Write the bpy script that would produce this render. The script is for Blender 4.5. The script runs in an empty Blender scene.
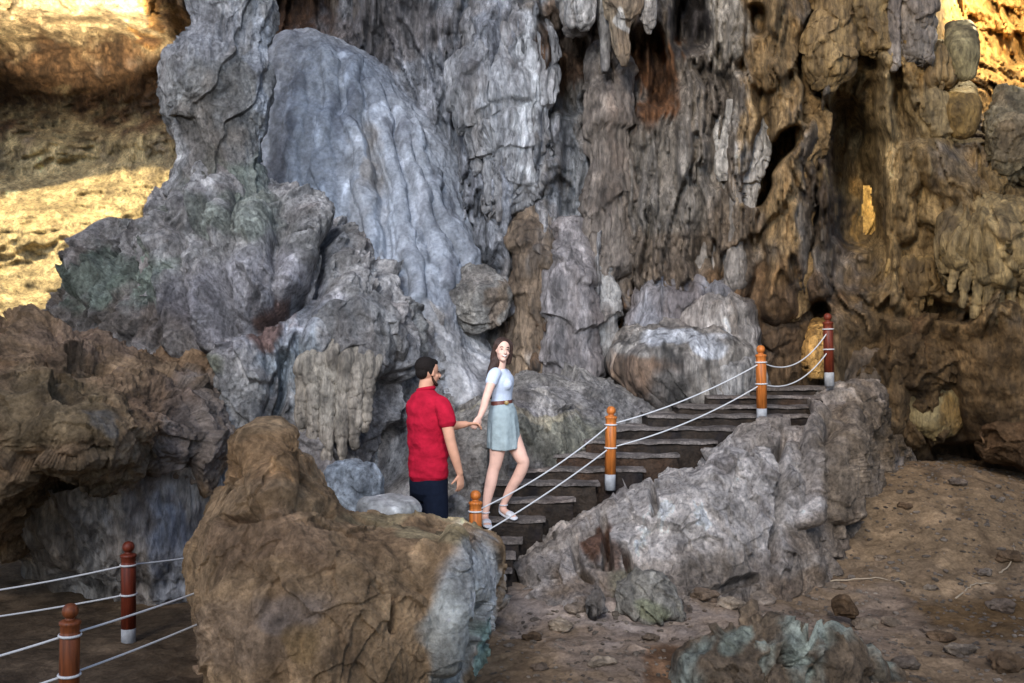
import bpy, math, random
import numpy as np
from concurrent.futures import ThreadPoolExecutor
from mathutils import Vector
random.seed(7); rng = np.random.default_rng(7)
R = math.radians
F = 995.0; CZ = 1.8; CX = 512.0; CY = 341.5
sc = bpy.context.scene
C = sc.collection

# ------------------------------------------------------------------ camera, world, lights
cam = bpy.data.cameras.new('camera'); co = bpy.data.objects.new('camera', cam); C.objects.link(co)
cam.sensor_width = 36; cam.lens = 36 * F / 1024; cam.clip_end = 200
co.location = (0, 0, CZ); co.rotation_euler = (R(90), 0, 0); sc.camera = co
w = bpy.data.worlds.new('World'); sc.world = w; w.use_nodes = True
nt = w.node_tree; bg = nt.nodes['Background']
sky = nt.nodes.new('ShaderNodeTexSky'); sky.sky_type = 'NISHITA'; sky.sun_disc = False; sky.air_density = .8
sky.sun_elevation = R(52); sky.sun_rotation = R(205)
nt.links.new(sky.outputs[0], bg.inputs[0]); bg.inputs[1].default_value = 0.11
sc.view_settings.view_transform = 'Standard'; sc.view_settings.look = 'None'
sc.view_settings.exposure = 0.85; sc.view_settings.gamma = 1.0


def aim(o, tgt):
    d = Vector(tgt) - o.location
    o.rotation_euler = d.to_track_quat('-Z', 'Y').to_euler()


sun = bpy.data.lights.new('daylight', 'SUN'); sun.energy = 0.6; sun.angle = R(12); sun.color = (1.0, 0.95, 0.88)
so = bpy.data.objects.new('daylight', sun); C.objects.link(so); so.location = (-3, -6, 9); aim(so, (2.2, 11, -4))


def P(px, py, D):
    return np.array([(px - CX) / F * D, D, CZ - (py - CY) / F * D])


def spot(name, loc, tgt, watts, size, blend, radius, col):
    l = bpy.data.lights.new(name, 'SPOT'); l.energy = watts; l.spot_size = R(size); l.spot_blend = blend
    l.shadow_soft_size = radius; l.color = col
    o = bpy.data.objects.new(name, l); C.objects.link(o); o.location = loc; aim(o, tgt)
    return o


def point(name, loc, watts, radius, col):
    l = bpy.data.lights.new(name, 'POINT'); l.energy = watts; l.shadow_soft_size = radius; l.color = col
    o = bpy.data.objects.new(name, l); C.objects.link(o); o.location = loc
    return o


COOL = (0.78, 0.87, 1.0); WARM = (1.0, 0.70, 0.34); AMB = (1.0, 0.78, 0.5)
spot('cave_floodlight', (-1.6, 0.3, 5.6), P(450, 200, 11.5), 2100, 50, 0.9, 0.6, COOL)
spot('cave_floodlight', (1.0, 0.2, 4.6), P(650, 490, 9.3), 1150, 42, 1.0, 0.45, (0.92, 0.94, 1.0))
spot('cave_floodlight', (-0.5, 3.0, 7.0), P(880, 160, 12.0), 1100, 50, 0.9, 0.35, AMB)
spot('cave_lamp', P(-40, -60, 12.4), P(60, 250, 14.0), 1500, 75, 0.12, 0.05, (1.0, 0.80, 0.48))
spot('cave_lamp', P(60, 40, 13.4), P(70, -50, 16), 1300, 72, 0.35, 0.05, (1.0, 0.85, 0.62))
point('cave_lamp', P(1010, -30, 14.0), 260, 0.06, (1.0, 0.80, 0.45))
spot('cave_lamp', P(905, 150, 13.9), P(866, 216, 14.9), 110, 90, 0.5, 0.04, (1.0, 0.82, 0.5))


# ------------------------------------------------------------------ noise (numpy)
_PM = rng.permutation(256).astype(np.int32); _PM = np.concatenate([_PM, _PM])
_W3 = rng.random((256, 3)).astype(np.float32)


_G = rng.normal(size=(256, 3)); _G /= np.linalg.norm(_G, axis=1)[:, None]; _G = _G.astype(np.float32)
_GX, _GY, _GZ = [np.ascontiguousarray(_G[:, k]) for k in range(3)]
_WX, _WY, _WZ = [np.ascontiguousarray(_W3[:, k]) for k in range(3)]
_PI = _PM.astype(np.intp)



_POOL = ThreadPoolExecutor(4)


def _par(fn, p, *a):
    """run a point-wise noise in cache-sized pieces on all cores"""
    sh = p.shape[:-1]; q = np.ascontiguousarray(p.reshape(-1, 3), dtype=np.float32)
    if len(q) < 20000: return fn(q, *a).reshape(sh)
    parts = list(_POOL.map(lambda k: fn(q[k:k + 65536], *a), range(0, len(q), 65536)))
    return np.concatenate(parts).reshape(sh)


def perlin(p, seed=0): return _par(_perlin, p, seed)


def worley(p, seed=0): return _par(_worley, p, seed)


def facets(p, seed=0, off=.5, tilt=1.0): return _par(_facets, p, seed, off, tilt)


def _perlin(q, seed=0):
    x, y, z = [np.ascontiguousarray(q[:, k]) for k in range(3)]
    fx, fy, fz = np.floor(x), np.floor(y), np.floor(z)
    ix = fx.astype(np.intp) & 255; iy = fy.astype(np.intp) & 255; iz = fz.astype(np.intp) & 255
    x = x - fx; y = y - fy; z = z - fz
    u = x * x * x * (x * (x * 6 - 15) + 10); v = y * y * y * (y * (y * 6 - 15) + 10); w_ = z * z * z * (z * (z * 6 - 15) + 10)
    r = []
    for dx in (0, 1):
        a = _PI.take((ix + (dx + seed * 37)) & 255); xx = x - dx; ry = []
        for dy in (0, 1):
            b = _PI.take(a + ((iy + dy) & 255)); yy = y - dy; rz = []
            for dz in (0, 1):
                h = _PI.take(b + ((iz + dz) & 255))
                rz.append(_GX.take(h) * xx + _GY.take(h) * yy + _GZ.take(h) * (z - dz))
            ry.append(rz[0] + w_ * (rz[1] - rz[0]))
        r.append(ry[0] + v * (ry[1] - ry[0]))
    return (r[0] + u * (r[1] - r[0])) * 1.5


def fbm(p, f, octv=4, seed=0, st=(1, 1, 1), gain=0.5):
    s = 0; a = 1; q = p * (np.array(st) * f)
    for k in range(octv):
        s = s + a * perlin(q, seed + k * 7); q = q * 2.03 + 3.1; a *= gain
    return s


def ridged(p, f, octv=4, seed=0, st=(1, 1, 1), gain=0.5):
    s = 0; a = 1; t = 0; q = p * (np.array(st) * f)
    for k in range(octv):
        n = 1 - np.abs(perlin(q, seed + k * 7)) * 2.0
        s = s + a * n; t += a; q = q * 2.07 + 5.3; a *= gain
    return s / t


def _cells(q, seed):
    x, y, z = [np.ascontiguousarray(q[:, k]) for k in range(3)]
    fx, fy, fz = np.floor(x), np.floor(y), np.floor(z)
    ix = fx.astype(np.intp) & 255; iy = fy.astype(np.intp) & 255; iz = fz.astype(np.intp) & 255
    x = x - fx; y = y - fy; z = z - fz
    for dx in (-1, 0, 1):
        a = _PI.take((ix + (dx + seed * 37)) & 255)
        for dy in (-1, 0, 1):
            b = _PI.take(a + ((iy + dy) & 255))
            for dz in (-1, 0, 1):
                h = _PI.take(b + ((iz + dz) & 255))
                yield h, x - dx - _WX.take(h), y - dy - _WY.take(h), z - dz - _WZ.take(h)


def _worley(q, seed=0):
    best = None
    for h, ex, ey, ez in _cells(q, seed):
        d = ex * ex + ey * ey + ez * ez
        best = d if best is None else np.minimum(best, d)
    return np.sqrt(best)


def smooth(a, b, x):
    t = np.clip((x - a) / (b - a), 0, 1); return t * t * (3 - 2 * t)


def warp(p, f, amp, seed, st=(1, 1, 1)):
    o = np.stack([fbm(p, f, 3, seed + 11, st), fbm(p, f, 3, seed + 23, st), fbm(p, f, 3, seed + 37, st)], -1)
    return p + o * amp


def _facets(q, seed=0, off=.5, tilt=1.0):
    """fractured blocks: every cell is a tilted plane with an offset"""
    best = np.full(len(q), 99.0, np.float32); val = np.zeros(len(q), np.float32)
    for h, ex, ey, ez in _cells(q, seed):
        d = ex * ex + ey * ey + ez * ez; m = d < best
        np.copyto(best, d, where=m)
        np.copyto(val, (_WX.take(h) - .5) * off + (ex * _GX.take(h) + ey * _GY.take(h) + ez * _GZ.take(h)) * tilt, where=m)
    return val


def lumps(p, fx, fz, seed):
    """rounded vertical lumps, 0..1"""
    d = worley(p * np.array([fx, fx * .7, fz]), seed)
    return np.sqrt(np.clip(1 - d * d, 0, 1))


def tiers(p, per, seed, rag=.22, fx=5.0):
    """stacked hanging curtains: swell going down, end in a ragged drip edge"""
    col_ = fbm(p, .75, 2, seed, (1, 1, .12)) * 2.4
    dr = ridged(p, fx, 2, seed + 3, (1, 1, .05)) * rag / per + fbm(p, fx * .5, 2, seed + 5, (1, 1, .05)) * rag * 1.5 / per
    z = p[..., 2] / per + col_ + fbm(p, .6, 2, seed + 9) * .5 + dr
    fr = z - np.floor(z)
    return (1 - fr) ** 1.3 * smooth(0, .07, fr)


# displacement styles, metres
def d_wall(p):
    q = warp(p, 0.55, 0.35, 3, (1, 1, .5))
    h = 0.42 * fbm(q, 0.35, 3, 41, (1, 1, .6))
    h = h + 0.36 * (lumps(q, 1.05, 0.36, 51) - .6)
    h = h + 0.12 * (lumps(q, 2.3, 0.8, 61) - .6)
    t1 = tiers(q, 2.3, 73, .6, 3.6); t2 = tiers(q, .9, 75, .35, 6.0)
    h = h + .26 * t1 + .09 * t2
    h = h + 0.13 * ridged(q, 2.4, 3, 71, (1, 1, .10))
    h = h + (0.08 + .07 * t1) * ridged(q, 5.0, 3, 81, (1, 1, .045)) + .035 * ridged(q, 13, 2, 83, (1, 1, .05))
    h = h + 0.07 * fbm(q, 4.5, 4, 91) - .12 * smooth(.36, .08, worley(q * np.array([1.5, 1.5, .55]), 93)) + .02 * facets(warp(p, 2, .08, 9) * np.array([4.0, 4.0, 1.6]), 96, .5, .8)
    return h


def d_pitted(p):
    q = warp(p, 1.1, 0.28, 5)
    h = 0.17 * fbm(q, 0.9, 2, 13) + 0.13 * (lumps(q, 2.1, 1.4, 15) - .6)
    h = h - 0.15 * np.clip(ridged(q, 1.7, 4, 17, (1, 1, .55)) - .35, 0, 1)
    h = h + 0.06 * fbm(q, 5.5, 4, 19, (1, 1, .6)) + .025 * ridged(q, 14, 2, 23)
    h = h + .09 * ridged(q, 3.4, 3, 25, (1, 1, .35)) - .13 * smooth(.38, .10, worley(q * np.array([1.7, 1.7, 1.0]), 27)) + .07 * facets(warp(p, 1.8, .12, 9) * np.array([2.6, 2.6, 1.8]), 31, .5, .8)
    h = h + .13 * tiers(q, .85, 33, .16, 5.0) + .06 * ridged(q, 4.5, 3, 35, (1, 1, .10))
    return h


def d_column(p):
    q = warp(p, 1.1, 0.2, 5)
    h = .16 * fbm(q, 1.0, 3, 13) + .13 * ridged(q, 3.2, 3, 36, (1, 1, .10)) + .06 * ridged(q, 8, 3, 37, (1, 1, .10)) + .12 * tiers(q, 1.0, 38, .2, 5)
    return h - .09 + .04 * fbm(q, 6, 4, 39) + .05 * facets(q * np.array([3, 3, 1.6]), 40, .5, .8)


def d_slope(p):
    q = warp(p, 0.5, 0.25, 6)
    h = 0.14 * fbm(q, 0.55, 3, 101) + 0.04 * fbm(q, 2.4, 3, 103, (1, 1, .5)) + 0.022 * fbm(q, 8, 4, 105)
    h = h + 0.06 * ridged(q, 1.1, 2, 107, (1.2, .4, .35))
    return h


def d_boulder(p):
    q = warp(p, 0.9, 0.3, 8)
    h = 0.20 * fbm(q, 0.8, 3, 111) - 0.07 * np.clip(ridged(q, 1.0, 3, 113, (1, 1, 1.4)) - .45, 0, 1)
    h = h + .16 * facets(warp(p, 1.6, .14, 8) * np.array([1.5, 1.5, 2.0]), 112, .5, .8) + .05 * facets(warp(p, 3, .05, 9) * 4.5, 114, .6, .8)
    h = h + 0.045 * fbm(q, 5, 4, 115) + .014 * ridged(q, 14, 2, 117)
    return h


def d_bank(p):
    q = warp(p, 1.0, 0.22, 9)
    h = 0.16 * fbm(q, 0.9, 2, 121) - 0.10 * np.clip(ridged(q, 1.3, 4, 125, (1, 1, .6)) - .4, 0, 1)
    h = h + .22 * facets(warp(p, 1.8, .07, 9) * np.array([2.1, 2.1, 1.3]), 122, .7, .8) + .09 * facets(warp(p, 3, .06, 7) * np.array([5.2, 5.2, 4.2]), 124, .6, .9)
    h = h + 0.05 * ridged(q, 4.2, 3, 127, (1, 1, .4)) + .03 * fbm(q, 9, 4, 129)
    return h


def d_flow(p):
    q = warp(p, 1.0, 0.1, 10)
    return 0.05 * ridged(q, 3.2, 2, 131, (1, 1, .10)) + 0.035 * ridged(q, 8, 3, 133, (1, 1, .07)) \
        + .07 * fbm(q, 1.3, 2, 135) + .012 * fbm(q, 8, 3, 137) + .06 * tiers(q, .6, 139, .16, 6.0)


def d_dome(p):
    q = warp(p, 1.0, 0.1, 10)
    return 0.05 * ridged(q, 3.2, 2, 131, (1, 1, .25)) + 0.03 * ridged(q, 8, 3, 133, (1, 1, .12)) + .08 * fbm(q, 1.6, 3, 135) + .012 * fbm(q, 8, 3, 137)


def d_flute(p):
    q = warp(p, 1.0, 0.10, 12, (1, 1, .4))
    return 0.075 * ridged(q, 3.0, 3, 141, (1, 1, .12)) + .06 * fbm(q, 1.6, 3, 143) + .02 * fbm(q, 9, 3, 145, (1, 1, .4))


# ------------------------------------------------------------------ mesh builders
def lin(hexs):
    v = [int(hexs[k:k + 2], 16) / 255 for k in (1, 3, 5)]
    return np.array([x / 12.92 if x < .04045 else ((x + .055) / 1.055) ** 2.4 for x in v])


def colour(V, base, patches=(), streak=None, var=.28, seed=0, rust=0.25, vs=.5):
    """albedo per vertex: base rock colour, mineral patches and some painted light and shade, streaks"""
    px = CX + V[:, 0] / V[:, 1] * F; py = CY - (V[:, 2] - CZ) / V[:, 1] * F
    wx = fbm(V, 1.6, 3, 201 + seed) * 24; wy = fbm(V, 1.6, 3, 203 + seed) * 24
    px = px + wx; py = py + wy
    c = np.tile(lin(base), (len(V), 1))
    grain = fbm(V, 3.0, 3, 205 + seed)
    if streak is not None:
        k = smooth(.05, .55, fbm(V, 1.5, 4, 207 + seed, (1.6, 1.6, .28)))[:, None] * streak[1]
        c = c * (1 - k) + lin(streak[0]) * k
    k = smooth(.15, .6, fbm(V, 1.1, 4, 209 + seed, (1, 1, .6)))[:, None] * rust
    c = c * (1 - k) + lin('#6b4a30') * k
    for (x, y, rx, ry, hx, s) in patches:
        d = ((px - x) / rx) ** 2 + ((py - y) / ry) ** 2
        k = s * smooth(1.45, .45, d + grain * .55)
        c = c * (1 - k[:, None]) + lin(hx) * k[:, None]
    k = smooth(.1, .6, fbm(V, 5.0, 3, 217 + seed, (1, 1, .10)))[:, None] * vs
    c = c * (1 - k * .5)
    k = smooth(.1, .6, fbm(V, 4.0, 3, 219 + seed, (1, 1, .10)))[:, None] * vs
    c = c * (1 + k * .5)
    k = smooth(.2, .6, fbm(V, 2.3, 4, 213 + seed, (1, 1, .5)))[:, None] * .6
    c = c * (1 - k) + c * k * np.array([.42, .41, .43])
    k = smooth(.2, .65, fbm(V, 3.1, 4, 215 + seed, (1, 1, .45)))[:, None] * .6
    c = c * (1 + k * .9)
    v = 1 + 1.5 * var * fbm(V, 4.5, 5, 211 + seed, (1, 1, .7), .7)
    return np.clip(c * v[:, None], .01, .85)


def make_obj(name, V, Fc, mat, parent=None, col=None, smooth_=True):
    me = bpy.data.meshes.new(name)
    V = np.ascontiguousarray(V, np.float32).reshape(-1, 3)
    if isinstance(Fc, np.ndarray):
        n = len(Fc); k = Fc.shape[1]
        me.vertices.add(len(V)); me.vertices.foreach_set('co', V.ravel())
        me.loops.add(n * k); me.loops.foreach_set('vertex_index', Fc.ravel().astype(np.int32))
        me.polygons.add(n); me.polygons.foreach_set('loop_start', np.arange(0, n * k, k, dtype=np.int32))
        me.polygons.foreach_set('loop_total', np.full(n, k, np.int32))
        me.update(calc_edges=True)
    else:
        me.from_pydata([tuple(map(float, v)) for v in V], [], Fc); me.update()
    if smooth_:
        me.polygons.foreach_set('use_smooth', np.ones(len(me.polygons), bool))
    if col is not None:
        a = me.color_attributes.new('Col', 'FLOAT_COLOR', 'POINT')
        cc = np.ones((len(V), 4), np.float32); cc[:, :3] = col
        a.data.foreach_set('color', cc.ravel())
    me.materials.append(mat)
    o = bpy.data.objects.new(name, me); C.objects.link(o)
    if parent is not None: o.parent = parent
    return o


def tag(o, label=None, cat=None, group=None, kind=None):
    if label: o['label'] = label
    if cat: o['category'] = cat
    if group: o['group'] = group
    if kind: o['kind'] = kind
    return o


def empty(name, loc, label, cat, group=None):
    o = bpy.data.objects.new(name, None); C.objects.link(o); o.location = [float(v) for v in loc]
    o.empty_display_size = .1
    return tag(o, label, cat, group)


def grid_faces(nv, nu, wrap=False):
    r = np.arange(nv - 1)[:, None]; c = np.arange(nu if wrap else nu - 1)[None, :]
    c2 = (c + 1) % nu
    a = r * nu + c; b = r * nu + c2
    return np.stack([a, b, b + nu, a + nu], -1).reshape(-1, 4)


def crom(A, n):
    """Catmull-Rom resample of A along axis 0 to n samples"""
    A = np.asarray(A, float); m = len(A)
    t = np.linspace(0, m - 1, n); i = np.minimum(t.astype(int), m - 2); f = t - i
    g = lambda k: A[np.clip(i + k, 0, m - 1)]
    f = f.reshape((-1,) + (1,) * (A.ndim - 1))
    p0, p1, p2, p3 = g(-1), g(0), g(1), g(2)
    return .5 * (2 * p1 + (p2 - p0) * f + (2 * p0 - 5 * p1 + 4 * p2 - p3) * f * f + (3 * p1 - p0 - 3 * p2 + p3) * f ** 3)


def normals(G, wrap=False):
    du = np.roll(G, -1, 1) - np.roll(G, 1, 1)
    if not wrap:
        du[:, 0] = G[:, 1] - G[:, 0]; du[:, -1] = G[:, -1] - G[:, -2]
    dv = np.gradient(G, axis=0)
    n = np.cross(du, dv); l = np.linalg.norm(n, axis=-1, keepdims=True)
    return n / np.maximum(l, 1e-9)


def patch(name, rows, nu, nv, disp, mat, colargs, amp=1.0, hook=None, parent=None):
    """rows: control rows (bottom to top) of (px, py, D); outward normal faces the viewer"""
    A = np.array([[P(*c) for c in r] for r in rows])
    A = crom(A, nv); A = np.swapaxes(crom(np.swapaxes(A, 0, 1), nu), 0, 1)
    N = normals(A)
    h = disp(A) * amp
    if hook is not None: h = h + hook(A)
    G = A + N * h[..., None]
    V = G.reshape(-1, 3)
    return make_obj(name, V, grid_faces(nv, nu), mat, parent, colour(V, **colargs))


def n_dr(fl): return fl[0] / 5.0


def loft(name, rows, D, tr, nu, nv, disp, mat, colargs, amp=1.0, cap=(.12, .12), flutes=None, parent=None, dD=0.0, lean=0.0, irr=.0):
    """closed rock from silhouette rows (py, xl, xr) top to bottom; tr = depth / half width; dD = depth change downwards"""
    r = crom(np.array(rows, float), nv)
    t = np.linspace(0, 1, nv)
    k = np.ones(nv)
    if cap[0] > 0: k *= np.sqrt(np.clip(1 - np.clip((cap[0] - t) / cap[0], 0, 1) ** 2, 0, 1))
    if cap[1] > 0: k *= np.sqrt(np.clip(1 - np.clip((t - 1 + cap[1]) / cap[1], 0, 1) ** 2, 0, 1))
    Dr = D + dD * t + lean * smooth(.45, 0, t) 
    xc = (r[:, 1] + r[:, 2]) / 2; hw = (r[:, 2] - r[:, 1]) / 2 / F * Dr * np.maximum(k, .004)
    th = np.linspace(0, 2 * np.pi, nu, endpoint=False)
    cs, sn = np.cos(th), np.sin(th)
    G = np.zeros((nv, nu, 3))
    G[..., 0] = ((xc - CX) / F * Dr)[:, None] + hw[:, None] * cs
    G[..., 1] = Dr[:, None] + hw[:, None] * sn * tr
    G[..., 2] = (CZ - (r[:, 0] - CY) / F * Dr)[:, None]
    size = hw.max()
    wv = np.stack([fbm(G, .8 / size, 3, 331), fbm(G, .8 / size, 3, 333), fbm(G, .8 / size, 3, 335)], -1)
    G = G + wv * size * irr
    if flutes:     # drips of uneven length along the lower edge
        dr = fbm(np.stack([np.tile(np.cos(th) * n_dr(flutes), (nv, 1)), np.tile(np.sin(th) * n_dr(flutes), (nv, 1)), np.full((nv, nu), D * 3.1)], -1), 1.0, 2, 337)
        G[..., 2] += dr * size * .55 * (t ** 4)[:, None]
    N = normals(G, True)
    cen = G.mean(1, keepdims=True)
    N = N * np.sign(((G - cen) * N).sum(-1, keepdims=True) + 1e-12)
    h = disp(G) * amp
    if flutes:
        n_, a_ = flutes
        ph = fbm(G, 1.5, 2, 301) * 1.6
        h = h + a_ * (.45 + .9 * np.abs(fbm(G, 2.2, 2, 303, (1, 1, .3)))) * np.abs(np.sin(th * n_ / 2 + ph * 1.6)) ** .7 * np.clip(t * 2, 0, 1)[:, None] * np.maximum(k, .05)[:, None]
    G = G + N * (h * smooth(0, .25, k)[:, None])[..., None]
    V = G.reshape(-1, 3)
    return make_obj(name, V, grid_faces(nv, nu, True), mat, parent, colour(V, **colargs))


def curve_tube(pts, rad, n=8):
    pts = np.asarray(pts, float); m = len(pts)
    T = np.gradient(pts, axis=0); T /= np.linalg.norm(T, axis=1)[:, None]
    up = np.array([0, 0, 1.0])
    S = np.cross(T, up); bad = np.linalg.norm(S, axis=1) < .05; S[bad] = np.cross(T[bad], [1, 0, 0])
    S /= np.linalg.norm(S, axis=1)[:, None]; U = np.cross(S, T)
    rad = np.broadcast_to(rad, m)
    th = np.linspace(0, 2 * np.pi, n, endpoint=False)
    G = pts[:, None] + rad[:, None, None] * (np.cos(th)[None, :, None] * S[:, None] + np.sin(th)[None, :, None] * U[:, None])
    V = G.reshape(-1, 3); Fq = grid_faces(m, n, True).tolist()
    Fq.append(list(range(n))[::-1]); Fq.append([(m - 1) * n + k for k in range(n)])
    return V, Fq


# ------------------------------------------------------------------ materials
def new_mat(name):
    m = bpy.data.materials.new(name); m.use_nodes = True
    return m, m.node_tree, m.node_tree.nodes['Principled BSDF']


def rock_mat(name, rough=.82, scale=1.0, bump=1.0, stretch=1.0, spec=.3, dirt=('#4a3b2c', .25), grain=(.35, 1.6)):
    m, t, b = new_mat(name); N = t.nodes; L = t.links
    at = N.new('ShaderNodeAttribute'); at.attribute_name = 'Col'
    tc = N.new('ShaderNodeTexCoord'); mp = N.new('ShaderNodeMapping'); L.new(tc.outputs['Object'], mp.inputs[0])
    mp.inputs['Scale'].default_value = (scale, scale, scale * stretch)

    def noise(sc_, det, dist=0.0, ro=.6):
        n = N.new('ShaderNodeTexNoise'); L.new(mp.outputs[0], n.inputs['Vector'])
        n.inputs['Scale'].default_value = sc_; n.inputs['Detail'].default_value = det
        n.inputs['Roughness'].default_value = ro; n.inputs['Distortion'].default_value = dist
        return n
    n1 = noise(5, 10, .6, .72); n2 = noise(22, 8, .2, .7); n3 = noise(2.2, 6, 1.4)
    rp = N.new('ShaderNodeMapRange'); L.new(n2.outputs[0], rp.inputs[0])
    for k, v in zip((1, 2, 3, 4), (.32, .7, grain[0], grain[1])): rp.inputs[k].default_value = v
    mu = N.new('ShaderNodeVectorMath'); mu.operation = 'SCALE'
    L.new(at.outputs['Color'], mu.inputs[0]); L.new(rp.outputs[0], mu.inputs['Scale'])
    rp2 = N.new('ShaderNodeMapRange'); L.new(n3.outputs[0], rp2.inputs[0])
    for k, v in zip((1, 2, 3, 4), (.5, .72, 0, dirt[1])): rp2.inputs[k].default_value = v
    mx = N.new('ShaderNodeMix'); mx.data_type = 'RGBA'
    L.new(rp2.outputs[0], mx.inputs['Factor']); L.new(mu.outputs[0], mx.inputs['A'])
    mx.inputs['B'].default_value = (*lin(dirt[0]), 1)
    L.new(mx.outputs['Result'], b.inputs['Base Color'])
    vo = N.new('ShaderNodeTexVoronoi'); vo.feature = 'DISTANCE_TO_EDGE'
    wv = N.new('ShaderNodeVectorMath'); wv.operation = 'MULTIPLY_ADD'
    L.new(n1.outputs[1], wv.inputs[0]); wv.inputs[1].default_value = (.5, .5, .5); L.new(mp.outputs[0], wv.inputs[2])
    L.new(wv.outputs[0], vo.inputs['Vector']); vo.inputs['Scale'].default_value = 3.2
    cr = N.new('ShaderNodeMapRange'); L.new(vo.outputs[0], cr.inputs[0])
    for k, v in zip((1, 2, 3, 4), (0, .07, 0, 1)): cr.inputs[k].default_value = v
    hgt = N.new('ShaderNodeMath'); hgt.operation = 'MULTIPLY_ADD'
    L.new(cr.outputs[0], hgt.inputs[0]); hgt.inputs[1].default_value = .10; L.new(n1.outputs[0], hgt.inputs[2])
    b1 = N.new('ShaderNodeBump'); b1.inputs['Strength'].default_value = .85; b1.inputs['Distance'].default_value = .14 * bump / scale
    L.new(hgt.outputs[0], b1.inputs['Height'])
    b2 = N.new('ShaderNodeBump'); b2.inputs['Strength'].default_value = .8; b2.inputs['Distance'].default_value = .05 * bump / scale
    L.new(n2.outputs[0], b2.inputs['Height']); L.new(b1.outputs[0], b2.inputs['Normal'])
    L.new(b2.outputs[0], b.inputs['Normal'])
    b.inputs['Roughness'].default_value = rough; b.inputs['Specular IOR Level'].default_value = spec
    return m


M_wall = rock_mat('cave_wall_rock', stretch=.45)
M_pit = rock_mat('pitted_limestone', stretch=.75, bump=1.2)
M_flow = rock_mat('flowstone', rough=.6, stretch=.28, bump=.7, spec=.45)
M_dust = rock_mat('dusty_flowstone', rough=.9, bump=.3, spec=.15, dirt=('#6a6764', .3), grain=(.72, 1.3))
M_bould = rock_mat('brown_boulder_rock', rough=.9, bump=.8, spec=.15, grain=(.55, 1.35))
M_soil = rock_mat('cave_soil', rough=.95, bump=.45, spec=.1, scale=1.6, grain=(.65, 1.3))
M_step = rock_mat('dark_step_stone', rough=.7, bump=.6, scale=2.2, spec=.35)


def plain(name, hexs, rough=.7, spec=.4, bumpscale=None, bumpd=.002, var=.15, stretch=(1, 1, 1)):
    m, t, b = new_mat(name); N = t.nodes; L = t.links
    tc = N.new('ShaderNodeTexCoord'); mp = N.new('ShaderNodeMapping'); L.new(tc.outputs['Object'], mp.inputs[0])
    mp.inputs['Scale'].default_value = stretch
    n = N.new('ShaderNodeTexNoise'); L.new(mp.outputs[0], n.inputs['Vector']); n.inputs['Scale'].default_value = bumpscale or 20
    n.inputs['Detail'].default_value = 5
    mr = N.new('ShaderNodeMapRange'); L.new(n.outputs[0], mr.inputs[0])
    for k, v in zip((1, 2, 3, 4), (.25, .75, 1 - var, 1 + var)): mr.inputs[k].default_value = v
    mu = N.new('ShaderNodeVectorMath'); mu.operation = 'SCALE'; mu.inputs[0].default_value = tuple(lin(hexs))
    L.new(mr.outputs[0], mu.inputs['Scale']); L.new(mu.outputs[0], b.inputs['Base Color'])
    bp = N.new('ShaderNodeBump'); bp.inputs['Distance'].default_value = bumpd; L.new(n.outputs[0], bp.inputs['Height'])
    L.new(bp.outputs[0], b.inputs['Normal'])
    b.inputs['Roughness'].default_value = rough; b.inputs['Specular IOR Level'].default_value = spec
    return m


M_wood = plain('varnished_orange_wood', '#b5682c', .5, .35, 9, .003, .55, (6, 6, .6))
M_wood_red = plain('varnished_red_wood', '#6a2c1a', .5, .35, 9, .003, .55, (6, 6, .6))
M_sleeve = plain('white_painted_sleeve', '#a9aaac', .6, .3, 18, .003, .35)
M_rope = plain('white_rope', '#c8c8c8', .8, .2, 160, .003, .2)
M_skin = plain('skin', '#c89478', .6, .25, 14, .002, .14)
M_skin_pale = plain('pale_skin', '#dcb09c', .6, .25, 14, .002, .12)
M_red = plain('red_polo_cloth', '#a81a30', .95, .08, 14, .02, .22)
M_navy = plain('dark_navy_cloth', '#141a28', .9, .1, 26, .006, .15)
M_top = plain('pale_blue_knit', '#c3cbd9', .9, .1, 60, .004, .08)
M_skirt = plain('grey_green_linen', '#97a3a4', .95, .05, 16, .015, .16)
M_belt = plain('brown_leather', '#6b3a2e', .45, .4)
M_hairb = plain('dark_short_hair', '#1e1815', .8, .15, 120, .01, .5)
M_hairw = plain('long_brown_hair', '#3a271f', .55, .35, 120, .012, .5, (1, 1, .15))
M_shoe = plain('white_leather', '#c9c9cc', .55, .4)
M_lip = plain('lips', '#b8686c', .5, .4)
M_tooth = plain('teeth', '#ece8e0', .4, .4)
M_eye = plain('dark_eyes', '#2a1d18', .3, .5)

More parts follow.
